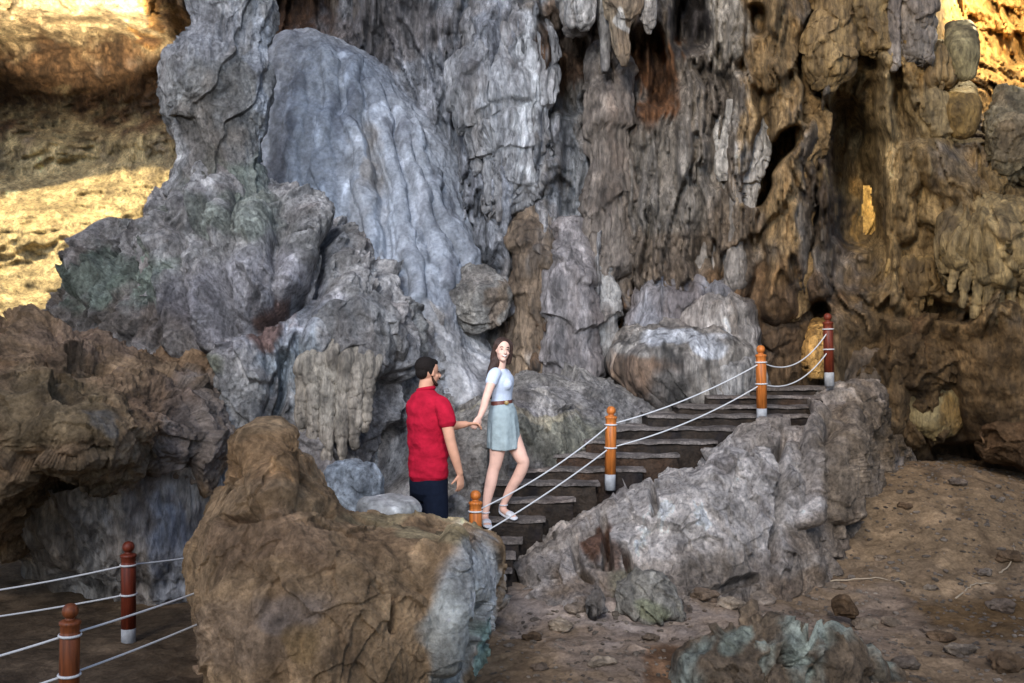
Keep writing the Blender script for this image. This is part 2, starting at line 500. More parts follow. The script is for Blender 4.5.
# ------------------------------------------------------------------ cave wall (setting)
WX = [-300, -100, 0, 80, 160, 230, 300, 400, 500, 600, 700, 780, 860, 920, 970, 1024, 1150, 1350]
WY = [-320, -120, 0, 50, 100, 150, 250, 340, 420, 500, 640]
WD = [
 [15, 15, 15, 15, 14.6, 14.2, 14.0, 13.2, 13.0, 12.8, 12.6, 12.2, 12.2, 12.4, 13.5, 14, 13, 11],
 [15, 15.2, 15.2, 15.2, 14.8, 14.4, 14.2, 13.3, 13.0, 12.8, 12.6, 12.2, 12.2, 12.4, 14.5, 15, 13, 11],
 [15.2, 15.4, 15.6, 15.6, 15.6, 15.0, 14.8, 13.4, 13.0, 12.9, 12.8, 12.2, 12.3, 12.3, 15.6, 15.8, 13, 11],
 [16.6, 17.2, 17.6, 17.6, 17.0, 15.4, 14.6, 13.5, 13.0, 13.0, 12.9, 12.2, 12.4, 12.0, 15.0, 15.6, 13, 11],
 [16.8, 17.6, 18.0, 18.0, 17.2, 15.6, 14.4, 13.5, 13.0, 13.1, 12.8, 12.3, 12.8, 12.1, 13.6, 14.5, 12.6, 10.8],
 [16, 16.4, 17.0, 17.0, 16.6, 15.4, 14.4, 13.5, 13.0, 13.0, 12.7, 12.3, 13.0, 12.2, 12.2, 12.8, 12, 10.6],
 [14.4, 14.6, 14.6, 14.6, 15.0, 15.0, 14.2, 13.2, 12.8, 12.7, 12.6, 12.4, 12.9, 12.2, 11.9, 11.6, 11.2, 10.4],
 [13, 13.2, 13.2, 13.2, 13.8, 14.0, 13.8, 13.0, 12.5, 12.5, 12.5, 12.3, 12.2, 12.0, 11.7, 11.4, 11.0, 10.2],
 [12.6, 12.8, 12.8, 12.8, 13.4, 13.6, 13.4, 12.6, 12.2, 12.4, 12.5, 12.5, 12.2, 12.1, 11.9, 11.6, 11.0, 10.2],
 [12.6, 12.8, 12.8, 12.8, 13.2, 13.4, 13.2, 12.6, 12.2, 12.4, 12.6, 12.8, 12.6, 12.6, 12.5, 12.2, 11.2, 10.2],
 [12.6, 12.8, 12.8, 12.8, 13.2, 13.4, 13.2, 12.6, 12.2, 12.6, 13.0, 13.2, 13.2, 13.2, 13.2, 13.0, 12, 10.2]]


def interp_table(px, py):
    xs = np.array(WX, float); ys = np.array(WY, float); T = np.array(WD)
    fx = np.interp(px, xs, np.arange(len(xs))); fy = np.interp(py, ys, np.arange(len(ys)))
    i = np.minimum(fx.astype(int), len(xs) - 2); j = np.minimum(fy.astype(int), len(ys) - 2)
    u = fx - i; v = fy - j; u = u * u * (3 - 2 * u); v = v * v * (3 - 2 * v)
    return (T[j, i] * (1 - u) + T[j, i + 1] * u) * (1 - v) + (T[j + 1, i] * (1 - u) + T[j + 1, i + 1] * u) * v


# ridges (columns) on the wall: x0,y0,x1,y1,radius px, amplitude m ; holes: x0,y0,x1,y1,radius,depth
RIDGES = [
 (500, 10, 497, 250, 30, .35), (533, 20, 533, 170, 11, .45), (470, 60, 478, 200, 14, .30), (516, 120, 512, 300, 12, .30),
 (556, 60, 552, 230, 9, .30), (545, 170, 540, 370, 13, .45), (566, 250, 566, 370, 14, .45), (596, 260, 598, 350, 11, .35),
 (607, 60, 607, 240, 16, .35), (622, 120, 626, 300, 10, .3), (655, 120, 660, 260, 24, .40), (690, 90, 700, 250, 18, .35),
 (733, -20, 730, 60, 15, .30), (745, 80, 735, 290, 13, .40), (720, 200, 712, 290, 14, .35),
 (775, -60, 778, 60, 24, .40), (778, 60, 792, 150, 20, .50), (795, 130, 780, 300, 22, .55),
 (700, 20, 690, 70, 8, .2), (885, 60, 893, 260, 12, .45), (850, 80, 835, 160, 10, .3), (830, 100, 815, 290, 11, .45),
 (905, 150, 905, 230, 16, .4), (870, 290, 850, 330, 40, .35), (930, 150, 975, 210, 26, .4), (900, 330, 890, 430, 20, .3),
 (985, 330, 1010, 440, 40, .3), (640, 250, 700, 300, 26, .3), (830, 320, 845, 400, 18, .35)]
HOLES = [
 (788, 128, 752, 198, 11, 1.6), (694, 0, 694, 45, 16, .9), (568, 45, 570, 95, 18, .6), (648, 50, 656, 95, 16, .5),
 (594, 140, 596, 220, 6, .7), (584, 265, 584, 340, 4, .7), (466, 235, 466, 285, 7, .6), (611, 300, 610, 350, 10, .45),
 (846, 120, 850, 235, 22, .9), (515, 330, 514, 380, 9, .5), (758, 8, 760, 24, 8, .7),
 (890, 448, 895, 468, 9, .6), (945, 448, 1000, 455, 9, .5), (806, 60, 800, 110, 5, .6),
 (300, 10, 330, 8, 30, .4), (818, 305, 822, 330, 8, .8), (935, 300, 960, 318, 8, .4)]


def seg_dist(px, py, x0, y0, x1, y1):
    dx, dy = x1 - x0, y1 - y0; l2 = dx * dx + dy * dy
    t = np.clip(((px - x0) * dx + (py - y0) * dy) / l2, 0, 1)
    return np.hypot(px - x0 - t * dx, py - y0 - t * dy)


nu, nv = 960, 470
gx, gy = np.meshgrid(np.linspace(-300, 1350, nu), np.linspace(-320, 640, nv))
D0 = interp_table(gx, gy)


def unproj(px, py, D):
    return np.stack([(px - CX) / F * D, D, CZ - (py - CY) / F * D], -1)


A = unproj(gx, gy, D0)
wx = gx + fbm(A, .9, 3, 401) * 9 + fbm(A, 3.5, 2, 402) * 3; wy = gy + fbm(A, .8, 3, 403) * 16
h = d_wall(A)
left = smooth(230, 150, gx)                      # the far chamber is smoother, rippled flowstone
rip = warp(A, .8, .35, 55)
hl = .30 * fbm(A, .5, 3, 405) + .30 * ridged(rip, 1.3, 3, 407, (.6, 1, 2.0)) + .16 * ridged(warp(A, 1.2, .25, 57), 2.2, 3, 408, (.5, 1, 1.5)) + .13 * (lumps(A, .9, .8, 409) - .6)
up = smooth(150, 60, gy) * smooth(200, 130, gx)
hl = hl + up * (.85 * (lumps(warp(A, .8, .3, 6), .7, .8, 415) - .5) + .30 * facets(warp(A, 1, .2, 8) * 1.1, 417, .6, .7))
h = h * (1 - left) + hl * left
lr = smooth(815, 880, gx) * smooth(300, 350, gy)
q_ = warp(A, .7, .25, 4)
hb = .30 * fbm(q_, .5, 3, 441) + .55 * (lumps(q_, .85, .62, 443) - .55) + .08 * fbm(q_, 2.5, 4, 445) + .06 * ridged(q_, 3, 3, 447, (1, 1, .25)) - .12 * np.clip(ridged(q_, 1.1, 3, 449) - .45, 0, 1)
h = h * (1 - lr) + hb * lr
tr_ = smooth(935, 965, gx) * smooth(170, 120, gy)
h = h + tr_ * (.5 * facets(warp(A, 1, .2, 8) * 1.4, 419, .7, .8) + .3 * facets(warp(A, 1, .1, 8) * 3.5, 421, .6, .8))
acc = np.zeros_like(h)
for (x0, y0, x1, y1, r, a) in RIDGES:
    d = seg_dist(wx, wy, x0, y0, x1, y1) / r
    acc = np.maximum(acc, a * np.sqrt(np.clip(1 - d * d, 0, 1)))
thin = np.zeros_like(h)          # long thin drip ridges
rg = np.random.default_rng(21)
for k in range(150):
    x0 = rg.uniform(425, 830); y0 = rg.uniform(-60, 190); L_ = rg.uniform(50, 190); r = rg.uniform(2.6, 6.0); a = rg.uniform(.12, .34)
    c0 = int((x0 - 30 + 300) / 1650 * nu); c1 = int((x0 + 30 + 300) / 1650 * nu); r0 = max(0, int((y0 - 40 + 320) / 960 * nv)); r1 = int((y0 + L_ + 40 + 320) / 960 * nv)
    X_ = wx[r0:r1, c0:c1]; Y_ = wy[r0:r1, c0:c1]; t_ = np.clip((Y_ - y0) / L_, 0, 1)
    d = np.hypot(X_ - x0, Y_ - y0 - t_ * L_) / (r * (1.25 - .95 * t_))
    thin[r0:r1, c0:c1] = np.maximum(thin[r0:r1, c0:c1], a * (.5 + .5 * np.minimum(t_ * 3, 1)) * np.sqrt(np.clip(1 - d * d, 0, 1)))
h = h + thin
h = h * .8 + acc * (.75 + .35 * ridged(A, 3.2, 2, 411, (1, 1, .12)))
for (x0, y0, x1, y1, r, a) in HOLES:
    d = seg_dist(wx, wy, x0, y0, x1, y1) / r
    h = h - a * smooth(1.35, .6, d)
A2 = unproj(gx, gy, np.clip(D0 - h, 9.5, 30))
V = A2.reshape(-1, 3)
wall_col = colour(V, '#857c72', [  # dark patches over the holes paint shade into the recesses
 (70, 10, 190, 50, '#c4ae86', .95), (70, 95, 150, 62, '#5f462e', .95), (60, 250, 190, 130, '#b7a67d', .95), (150, 15, 16, 20, '#b98537', .8),  # far chamber: lit strips painted pale, shaded band between them painted brown
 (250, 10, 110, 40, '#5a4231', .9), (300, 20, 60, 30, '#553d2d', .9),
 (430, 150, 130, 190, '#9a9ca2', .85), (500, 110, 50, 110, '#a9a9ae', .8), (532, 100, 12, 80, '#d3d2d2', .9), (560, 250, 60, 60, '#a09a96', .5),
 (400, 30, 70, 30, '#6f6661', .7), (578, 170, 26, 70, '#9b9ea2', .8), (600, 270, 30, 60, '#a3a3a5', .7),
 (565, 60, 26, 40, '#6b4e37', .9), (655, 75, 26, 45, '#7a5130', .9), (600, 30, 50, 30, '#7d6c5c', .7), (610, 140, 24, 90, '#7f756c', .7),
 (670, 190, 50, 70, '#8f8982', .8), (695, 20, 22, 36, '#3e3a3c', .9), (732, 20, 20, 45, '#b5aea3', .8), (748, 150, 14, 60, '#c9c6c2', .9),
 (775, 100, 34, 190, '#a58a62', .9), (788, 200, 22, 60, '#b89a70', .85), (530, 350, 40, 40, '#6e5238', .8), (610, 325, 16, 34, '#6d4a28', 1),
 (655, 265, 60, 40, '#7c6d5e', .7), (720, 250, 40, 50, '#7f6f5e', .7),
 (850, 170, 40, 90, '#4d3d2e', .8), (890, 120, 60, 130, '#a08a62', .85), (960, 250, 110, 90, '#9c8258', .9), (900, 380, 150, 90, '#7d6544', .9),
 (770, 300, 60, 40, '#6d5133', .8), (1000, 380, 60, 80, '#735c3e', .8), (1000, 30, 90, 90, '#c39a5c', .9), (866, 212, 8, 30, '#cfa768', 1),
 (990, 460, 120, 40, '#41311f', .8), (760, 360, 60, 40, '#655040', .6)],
 streak=('#4d4036', .35), rust=.22, vs=.85)
keep = np.ones(len(V), bool)
wf = grid_faces(nv, nu)
sl = (seg_dist(wx, wy, 866, 194, 866, 234) < 5.5 - 2.2 * smooth(215, 185, gy)).ravel()          # a narrow gap into the lit chamber behind
wf = wf[~sl[wf].any(1)]
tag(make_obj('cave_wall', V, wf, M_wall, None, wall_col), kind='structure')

bk = [[(820, 300, 14.6), (866, 300, 14.7), (920, 300, 14.6)], [(820, 240, 14.8), (866, 240, 15.0), (920, 240, 14.8)], [(820, 190, 15.0), (866, 190, 15.2), (920, 190, 15.0)], [(820, 130, 15.2), (866, 130, 15.4), (920, 130, 15.2)]]
Ab = crom(np.array([[P(*c) for c in r] for r in bk]), 120); Ab = np.swapaxes(crom(np.swapaxes(Ab, 0, 1), 90), 0, 1)
Ab = Ab + normals(Ab) * (.25 * ridged(Ab, 1.2, 3, 423, (1, 1, .4)) + .2 * facets(Ab * 2, 425))[..., None]
tag(make_obj('cave_wall_beyond', Ab.reshape(-1, 3), grid_faces(120, 90), M_wall, None, colour(Ab.reshape(-1, 3), '#b99a63')), kind='structure')

# ------------------------------------------------------------------ ground
nx, ny = 620, 620
xs = np.linspace(-9, 10, nx); ys = np.linspace(2.0, 15.5, ny)
X, Y = np.meshgrid(xs, ys)
pxg = CX + X / Y * F
Z = -.45 + .66 * smooth(9.0, 12.8, Y) * smooth(1.5, 3.2, X) + .12 * smooth(8, 10, Y)
Z += .40 * np.exp(-((X - 4.4) / 1.3) ** 2 - ((Y - 10.6) / 1.2) ** 2)
Z += -.16 * np.exp(-((X - 4.6) / .9) ** 2 - ((Y - 8.3) / .35) ** 2)
Z += -.14 * np.exp(-((X - 1.6) / .5) ** 2 - ((Y - 6.5) / .22) ** 2)
Z += .20 * np.exp(-((X - .9) / .9) ** 2 - ((Y - 8.5) / .6) ** 2)
A = np.stack([X, Y, Z], -1)
pathm = smooth(-2.2, -3.0, X)
Z = Z + (.07 * fbm(A, .9, 4, 501) + .035 * ridged(A, 2.6, 3, 503) + .014 * fbm(A, 11, 4, 505)) * (1 - .6 * pathm)
V = np.stack([X, Y, Z], -1).reshape(-1, 3)
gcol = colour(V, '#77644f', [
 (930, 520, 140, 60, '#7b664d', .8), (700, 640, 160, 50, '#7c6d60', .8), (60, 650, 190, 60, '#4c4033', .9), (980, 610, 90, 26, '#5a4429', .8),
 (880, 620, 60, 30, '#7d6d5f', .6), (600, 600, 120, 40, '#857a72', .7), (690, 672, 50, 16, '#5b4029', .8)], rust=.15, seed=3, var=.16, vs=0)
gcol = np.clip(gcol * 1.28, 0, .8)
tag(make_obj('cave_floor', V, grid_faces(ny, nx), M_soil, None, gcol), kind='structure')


def ground_z(x, y):
    i = int(round((x + 9) / 19 * (nx - 1))); j = int(round((y - 2) / 13.5 * (ny - 1)))
    return float(Z[min(max(j, 0), ny - 1), min(max(i, 0), nx - 1)])


def carve(ridges=(), holes=()):
    def hk(A):
        px = CX + A[..., 0] / A[..., 1] * F; py = CY - (A[..., 2] - CZ) / A[..., 1] * F
        px = px + fbm(A, 1.5, 3, 431) * 9; py = py + fbm(A, 1.5, 3, 433) * 9; h = 0
        for (x0, y0, x1, y1, r, a) in ridges:
            d = seg_dist(px, py, x0, y0, x1, y1) / r
            h = np.maximum(h, a * np.sqrt(np.clip(1 - d * d, 0, 1)))
        for (x0, y0, x1, y1, r, a) in holes:
            h = h - a * smooth(1.4, .4, seg_dist(px, py, x0, y0, x1, y1) / r)
        return h
    return hk


# ------------------------------------------------------------------ big rock formations
GREYP = dict(base='#96918e', streak=('#5d574f', .35))
# column at the left
tag(loft('rock_column',
     [(-170, 188, 285), (-60, 192, 277), (0, 190, 268), (25, 196, 263), (45, 187, 257), (65, 167, 264), (90, 163, 266), (115, 169, 264), (140, 175, 261), (165, 175, 260), (190, 167, 266), (215, 159, 278), (245, 157, 288), (300, 147, 305)],
     10.6, .9, 420, 620, d_column, M_pit,
     dict(base='#a9a5a2', patches=[(215, 100, 60, 50, '#7d7c78', .6), (200, 20, 50, 40, '#a7a6aa', .7), (230, 180, 50, 30, '#7c8676', .6), (262, 80, 10, 100, '#b3b8c2', .5), (200, 130, 30, 50, '#74685c', .6)],
          streak=('#564c45', .5)), amp=.60, cap=(0, 0)),
    'tall grey fluted rock column rising from the mound to the roof at left', 'rock column')

# mound under the column, stretching right down to the man
mound_rows = [
 [(20, 700, 11.6), (60, 700, 10.2), (130, 700, 9.2), (180, 700, 8.9), (250, 700, 8.9), (310, 700, 9.0), (360, 690, 9.3), (420, 680, 9.8), (470, 660, 10.6)],
 [(20, 560, 11.8), (60, 560, 10.4), (130, 560, 9.3), (180, 560, 9.0), (250, 560, 9.0), (310, 560, 9.1), (365, 560, 9.3), (420, 550, 9.9), (470, 540, 10.8)],
 [(20, 440, 11.9), (60, 440, 10.6), (130, 450, 9.5), (185, 450, 9.2), (250, 450, 9.1), (310, 450, 9.3), (365, 460, 9.7), (420, 450, 10.2), (470, 440, 11.0)],
 [(25, 360, 12.0), (62, 350, 10.9), (130, 350, 9.9), (190, 350, 9.6), (250, 350, 9.3), (310, 350, 9.4), (370, 370, 9.8), (410, 380, 10.4), (450, 370, 11.2)],
 [(50, 335, 12.1), (90, 298, 11.2), (142, 285, 10.4), (195, 270, 10.0), (250, 270, 9.7), (310, 270, 9.8), (360, 300, 10.2), (395, 320, 10.7), (430, 320, 11.4)],
 [(58, 322, 12.3), (106, 276, 11.4), (152, 266, 10.8), (190, 245, 10.35), (240, 222, 10.2), (288, 236, 10.4), (334, 268, 10.8), (372, 300, 11.2), (402, 316, 11.6)],
 [(60, 335, 13.0), (110, 260, 11.9), (155, 252, 11.3), (180, 240, 10.9), (235, 212, 11.0), (284, 232, 11.2), (330, 262, 11.4), (368, 298, 11.6), (396, 314, 11.9)],
 [(42, 420, 13.2), (95, 340, 12.6), (150, 330, 12.3), (190, 300, 12.2), (240, 280, 12.2), (290, 290, 12.3), (340, 320, 12.3), (375, 350, 12.3), (400, 360, 12.3)]]
tag(patch('rock_mound', mound_rows, 760, 580, d_pitted, M_pit,
      dict(base='#b3ada9', patches=[(105, 275, 60, 34, '#5f7263', .7), (160, 330, 70, 30, '#6b5c50', .6), (80, 330, 60, 30, '#5c5347', .6), (300, 350, 30, 60, '#aab5bd', .7),  # the pale blue patch paints a lit area into the rock
            (200, 360, 24, 16, '#6c6d50', .7), (215, 480, 40, 70, '#c9c9cf', .8), (240, 410, 50, 40, '#8a8985', .5), (145, 560, 30, 60, '#a3a7b2', .6),
            (250, 300, 90, 50, '#9d989d', .6), (220, 210, 60, 25, '#76806f', .6), (275, 320, 16, 18, '#6a4634', .8), (380, 380, 60, 60, '#8d8b8c', .6), (300, 240, 60, 30, '#7f7b76', .6)],
           streak=('#574d46', .45)), amp=.95, hook=carve(
    [(160, 170, 150, 240, 12, .25), (195, 170, 180, 262, 13, .3), (225, 180, 228, 250, 16, .3), (262, 190, 300, 240, 16, .3), (190, 262, 192, 350, 12, .28), (222, 262, 228, 350, 12, .3),
     (258, 250, 262, 320, 13, .3), (300, 240, 285, 300, 14, .3), (330, 255, 345, 300, 15, .3), (110, 255, 100, 300, 16, .25), (365, 300, 380, 370, 15, .3), (250, 360, 240, 440, 18, .3), (330, 300, 310, 350, 14, .28)],
    [(205, 305, 211, 328, 5, .35), (272, 330, 300, 303, 5, .35), (208, 240, 208, 330, 3, .15), (240, 262, 243, 345, 3.5, .18), (175, 240, 172, 300, 4, .2), (285, 360, 275, 420, 5, .25), (345, 300, 350, 340, 4, .2), (315, 235, 312, 300, 4, .2), (395, 440, 370, 500, 16, .5)])),
    'rugged grey and green rock mound carrying the tall column behind the brown boulder', 'rock mound')

# dusty blue-grey flowstone slope
slope_rows = [[(230, 520, 11.6), (300, 520, 11.0), (380, 520, 10.4), (450, 520, 10.3), (520, 520, 10.5), (600, 520, 10.9), (680, 520, 12)],
 [(230, 430, 11.6), (300, 420, 11.2), (380, 420, 10.7), (450, 420, 10.6), (520, 430, 10.8), (590, 440, 11.3), (670, 440, 12.2)],
 [(230, 330, 12.0), (300, 320, 11.6), (380, 320, 11.2), (435, 330, 11.1), (468, 345, 11.5), (488, 360, 12.1), (505, 380, 12.8)],
 [(225, 230, 12.3), (290, 220, 12.1), (365, 220, 11.8), (425, 235, 11.8), (464, 262, 12.1), (484, 285, 12.6), (498, 300, 13.3)],
 [(225, 146, 12.7), (285, 126, 12.55), (350, 126, 12.4), (405, 146, 12.4), (448, 176, 12.6), (475, 201, 13.0), (495, 216, 13.6)],
 [(225, 74, 13.1), (275, 60, 13.0), (328, 56, 12.95), (384, 76, 12.95), (420, 106, 13.0), (444, 134, 13.3), (460, 159, 13.9)],
 [(225, 62, 14.0), (275, 50, 13.8), (325, 45, 13.7), (382, 64, 13.7), (420, 96, 13.8), (444, 124, 14.0), (460, 149, 14.4)],
 [(225, 140, 14.8), (275, 140, 14.8), (318, 140, 14.8), (362, 140, 14.8), (395, 150, 14.8), (415, 160, 14.8), (430, 170, 14.8)]]
tag(patch('flowstone_slope', slope_rows, 460, 440, d_slope, M_dust,
      dict(base='#92959b', patches=[(372, 190, 12, 70, '#7f776f', .7), (395, 160, 20, 90, '#a0a3a9', .5), (340, 240, 60, 60, '#aeb4bd', .5), (470, 350, 60, 50, '#92908f', .6), (310, 60, 40, 30, '#8f9092', .6), (440, 360, 40, 50, '#a39d98', .5)],
           streak=('#8e8f91', .4), rust=.06, var=.22, vs=.35), amp=1.1, hook=carve([(330, 70, 335, 300, 9, .10), (350, 70, 378, 300, 8, .12), (372, 90, 420, 300, 9, .12), (395, 110, 450, 290, 8, .12), (300, 90, 300, 200, 9, .10), (412, 130, 465, 270, 7, .12)], [(362, 120, 392, 260, 5, .10)])),
    'smooth dusty blue-grey flowstone slope between the column and the fluted wall', 'flowstone slope')

# brown boulder at the left
bb_rows = [
 [(-200, 550, 9.0), (-60, 535, 8.9), (20, 530, 8.8), (80, 515, 8.8), (140, 505, 8.8), (195, 495, 8.9), (225, 490, 9.4)],
 [(-200, 520, 7.9), (-60, 512, 7.8), (20, 505, 7.7), (80, 492, 7.8), (140, 480, 8.0), (200, 475, 8.4), (238, 470, 9.0)],
 [(-200, 450, 7.4), (-60, 440, 7.2), (20, 435, 7.2), (80, 435, 7.2), (145, 430, 7.6), (205, 425, 8.3), (240, 420, 9.1)],
 [(-200, 390, 7.8), (-60, 380, 7.6), (10, 372, 7.7), (75, 370, 7.8), (140, 372, 8.1), (195, 378, 8.6), (225, 385, 9.2)],
 [(-200, 350, 8.8), (-60, 345, 8.6), (5, 342, 8.6), (55, 322, 8.7), (120, 338, 8.9), (170, 350, 9.2), (200, 365, 9.6)],
 [(-200, 350, 9.6), (-60, 345, 9.5), (0, 345, 9.5), (50, 327, 9.6), (110, 340, 9.8), (160, 355, 9.9), (195, 375, 10.1)]]
tag(patch('boulder', bb_rows, 520, 380, d_boulder, M_bould,
      dict(base='#957b60', patches=[(50, 410, 70, 40, '#85765a', .6), (110, 330, 70, 24, '#9a8270', .6), (120, 470, 60, 40, '#7d7260', .6), (95, 425, 14, 10, '#8d8983', .7),
            (200, 430, 40, 60, '#857d78', .7), (160, 400, 40, 20, '#7d6655', .6), (40, 500, 70, 24, '#5a4f3d', .6), (160, 500, 40, 20, '#7b706a', .6)],
           rust=.35), amp=1.1),
    'big dark brown overhanging boulder filling the left edge beneath the lit chamber', 'boulder')

# recessed fluted foot under the brown boulder
ft_rows = [
 [(40, 680, 9.3), (70, 660, 8.9), (100, 650, 8.7), (150, 645, 8.6), (200, 650, 8.7), (240, 650, 9.0)],
 [(30, 600, 9.3), (62, 600, 8.9), (100, 600, 8.6), (150, 600, 8.5), (200, 600, 8.6), (240, 600, 9.0)],
 [(30, 550, 9.1), (55, 550, 8.5), (95, 550, 8.2), (150, 550, 8.2), (200, 550, 8.4), (240, 550, 8.8)],
 [(0, 490, 8.6), (40, 490, 8.1), (90, 480, 7.95), (150, 470, 8.1), (200, 465, 8.4), (240, 460, 9.0)]]
tag(patch('fluted_flowstone', ft_rows, 320, 220, d_flute, M_flow,
      dict(base='#a79f97', patches=[(172, 560, 20, 70, '#bfc1c8', .8), (40, 560, 40, 60, '#5b4b38', .8), (90, 600, 30, 40, '#7f786f', .5)], streak=('#5b5046', .45)), amp=1.5),
    'narrow fluted grey flowstone foot under the brown boulder behind the left posts', 'flowstone')

# foreground boulder
fb_rows = [
 [(160, 760, 7.2), (190, 760, 6.2), (240, 760, 5.6), (310, 760, 5.4), (380, 760, 5.5), (440, 760, 5.8), (480, 760, 6.4), (500, 750, 7.2)],
 [(192, 680, 7.0), (214, 680, 6.1), (250, 680, 5.6), (315, 680, 5.4), (385, 680, 5.5), (445, 680, 5.8), (472, 680, 6.4), (488, 680, 7.3)],
 [(192, 620, 7.0), (212, 620, 6.1), (250, 610, 5.7), (315, 610, 5.5), (385, 610, 5.6), (445, 610, 5.9), (478, 610, 6.5), (500, 610, 7.4)],
 [(192, 580, 7.0), (206, 575, 6.3), (245, 560, 5.9), (315, 565, 5.7), (385, 565, 5.8), (445, 565, 6.1), (486, 565, 6.7), (506, 570, 7.6)],
 [(192, 545, 7.1), (208, 530, 6.5), (245, 510, 6.1), (310, 525, 6.0), (380, 538, 6.1), (440, 540, 6.4), (486, 545, 6.9), (504, 555, 7.8)],
 [(218, 525, 7.2), (228, 488, 6.8), (250, 464, 6.5), (300, 480, 6.5), (362, 517, 6.6), (430, 520, 6.9), (478, 531, 7.3), (500, 545, 8.0)],
 [(228, 490, 7.4), (238, 446, 7.1), (265, 436, 6.9), (298, 458, 7.0), (352, 507, 7.2), (420, 512, 7.4), (465, 522, 7.6), (494, 535, 8.1)],
 [(224, 560, 7.7), (236, 540, 7.6), (262, 540, 7.5), (300, 550, 7.5), (352, 560, 7.6), (420, 565, 7.8), (465, 570, 7.9), (490, 580, 8.2)]]
tag(patch('boulder', fb_rows, 620, 560, d_boulder, M_bould,
      dict(base='#a68a6a', patches=[(265, 455, 40, 30, '#b08a62', .6), (420, 520, 70, 16, '#a89a78', .7), (240, 640, 60, 40, '#9a8573', .5), (290, 610, 34, 24, '#92867f', .6), (260, 540, 60, 30, '#8c705a', .5), (310, 640, 20, 24, '#9b7f58', .7),
            (478, 600, 36, 64, '#c3c5c4', .95), (450, 640, 22, 60, '#b4b5ae', .9), (488, 655, 14, 26, '#86aa9c', .7)],
           rust=.25, seed=5), amp=.62, hook=carve(
    [(445, 560, 450, 660, 14, .12), (260, 440, 270, 500, 24, .12)],
    [(400, 590, 397, 622, 4, .08), (225, 520, 330, 508, 6, .10)])),
    'large ochre brown foreground boulder hiding the legs of the man in red', 'boulder')

# bank of rock carrying the stair: top edge follows the ends of the steps
bank_rows = [[(470, 640, 8.6), (520, 625, 8.15), (560, 625, 8.0), (620, 622, 8.0), (680, 620, 8.1), (740, 610, 8.3), (800, 598, 8.6), (850, 560, 9.5), (900, 500, 11.0), (925, 470, 12.2)],
 [(470, 600, 8.7), (515, 600, 8.3), (560, 592, 8.2), (620, 585, 8.2), (680, 580, 8.3), (740, 570, 8.5), (797, 560, 8.8), (850, 515, 9.7), (893, 470, 11.2), (915, 450, 12.3)],
 [(470, 575, 8.75), (508, 580, 8.45), (555, 560, 8.4), (618, 540, 8.5), (682, 520, 8.6), (742, 505, 8.8), (800, 490, 9.1), (850, 460, 9.9), (888, 430, 11.3), (908, 420, 12.4)],
 [(478.0, 568.0, 8.8), (523.0, 570.0, 8.6), (563.0, 538.0, 8.7), (628.0, 508.0, 8.9), (692.0, 483.0, 9.0), (753.0, 455.0, 9.2), (811.7, 444.2, 9.6), (848.5, 410.4, 10.3), (882, 398, 11.4), (900, 400, 12.5)],
 [(478.0, 564.0, 8.9), (528.0, 558.0, 8.72), (564.0, 524.0, 8.95), (630.0, 494.0, 9.3), (696.0, 466.0, 9.6), (756.0, 436.0, 9.9), (808.6, 421.9, 10.4), (843.9, 391.5, 10.9), (874, 388, 11.6), (895, 392, 12.6)],
 [(478.0, 583.0, 9.1), (508.0, 573.0, 9.0), (543.0, 538.0, 9.2), (608.0, 508.0, 9.6), (676.0, 480.0, 9.9), (736.0, 446.0, 10.3), (788.0, 424.0, 10.8), (836.2, 401.3, 11.4), (864, 392, 12.0), (890, 396, 12.8)]]
tag(patch('rock_bank', bank_rows, 780, 420, d_bank, M_pit,
      dict(base='#ab9f94', patches=[(700, 500, 110, 60, '#c9c1bb', .8), (560, 590, 60, 40, '#9a938f', .6), (860, 480, 44, 100, '#877560', .8), (700, 596, 160, 20, '#87725c', .8), (603, 540, 12, 40, '#6c4833', .9), (625, 560, 10, 30, '#6b4a37', .7),
            (690, 590, 80, 20, '#7f776f', .7), (640, 590, 30, 16, '#7d7a63', .6), (830, 540, 40, 40, '#7c6c5c', .7), (900, 420, 24, 50, '#6b5942', .8)],
           streak=('#6d625c', .3), rust=.12), amp=.62, hook=carve(
    [(820, 420, 800, 520, 10, .2), (850, 415, 845, 510, 12, .22)],
    [(600, 522, 608, 566, 4, .3), (622, 548, 634, 575, 4, .28), (786, 440, 774, 560, 4, .3), (575, 545, 590, 580, 4, .2), (832, 430, 826, 500, 4, .25), (700, 590, 760, 580, 5, .15), (660, 470, 655, 520, 3, .15), (870, 430, 862, 520, 4, .3)])),
    'rough pale grey rock bank that carries the stair and its rope posts', 'rock bank')

# ledge behind the woman, up to the flowstone mounds
ledge_rows = [
 [(430, 560, 9.4), (470, 560, 9.3), (520, 560, 9.45), (570, 540, 9.8), (630, 500, 10.5), (700, 470, 11.2), (770, 450, 11.8)],
 [(430, 500, 9.5), (470, 500, 9.4), (520, 490, 9.5), (570, 480, 9.9), (630, 455, 10.6), (700, 430, 11.3), (770, 410, 11.9)],
 [(432, 455, 9.7), (470, 450, 9.5), (520, 445, 9.6), (570, 440, 10.0), (620, 430, 10.6), (690, 410, 11.4), (770, 392, 12.0)],
 [(440, 430, 9.9), (475, 420, 9.7), (520, 408, 9.8), (560, 402, 10.2), (615, 402, 10.8), (680, 398, 11.6), (770, 385, 12.2)],
 [(450, 410, 10.4), (480, 400, 10.3), (520, 386, 10.5), (560, 378, 10.9), (610, 385, 11.3), (670, 388, 12.0), (770, 378, 12.5)],
 [(460, 400, 11.2), (490, 390, 11.3), (520, 378, 11.4), (560, 372, 11.7), (610, 378, 12.0), (670, 385, 12.5), (770, 376, 12.9)]]
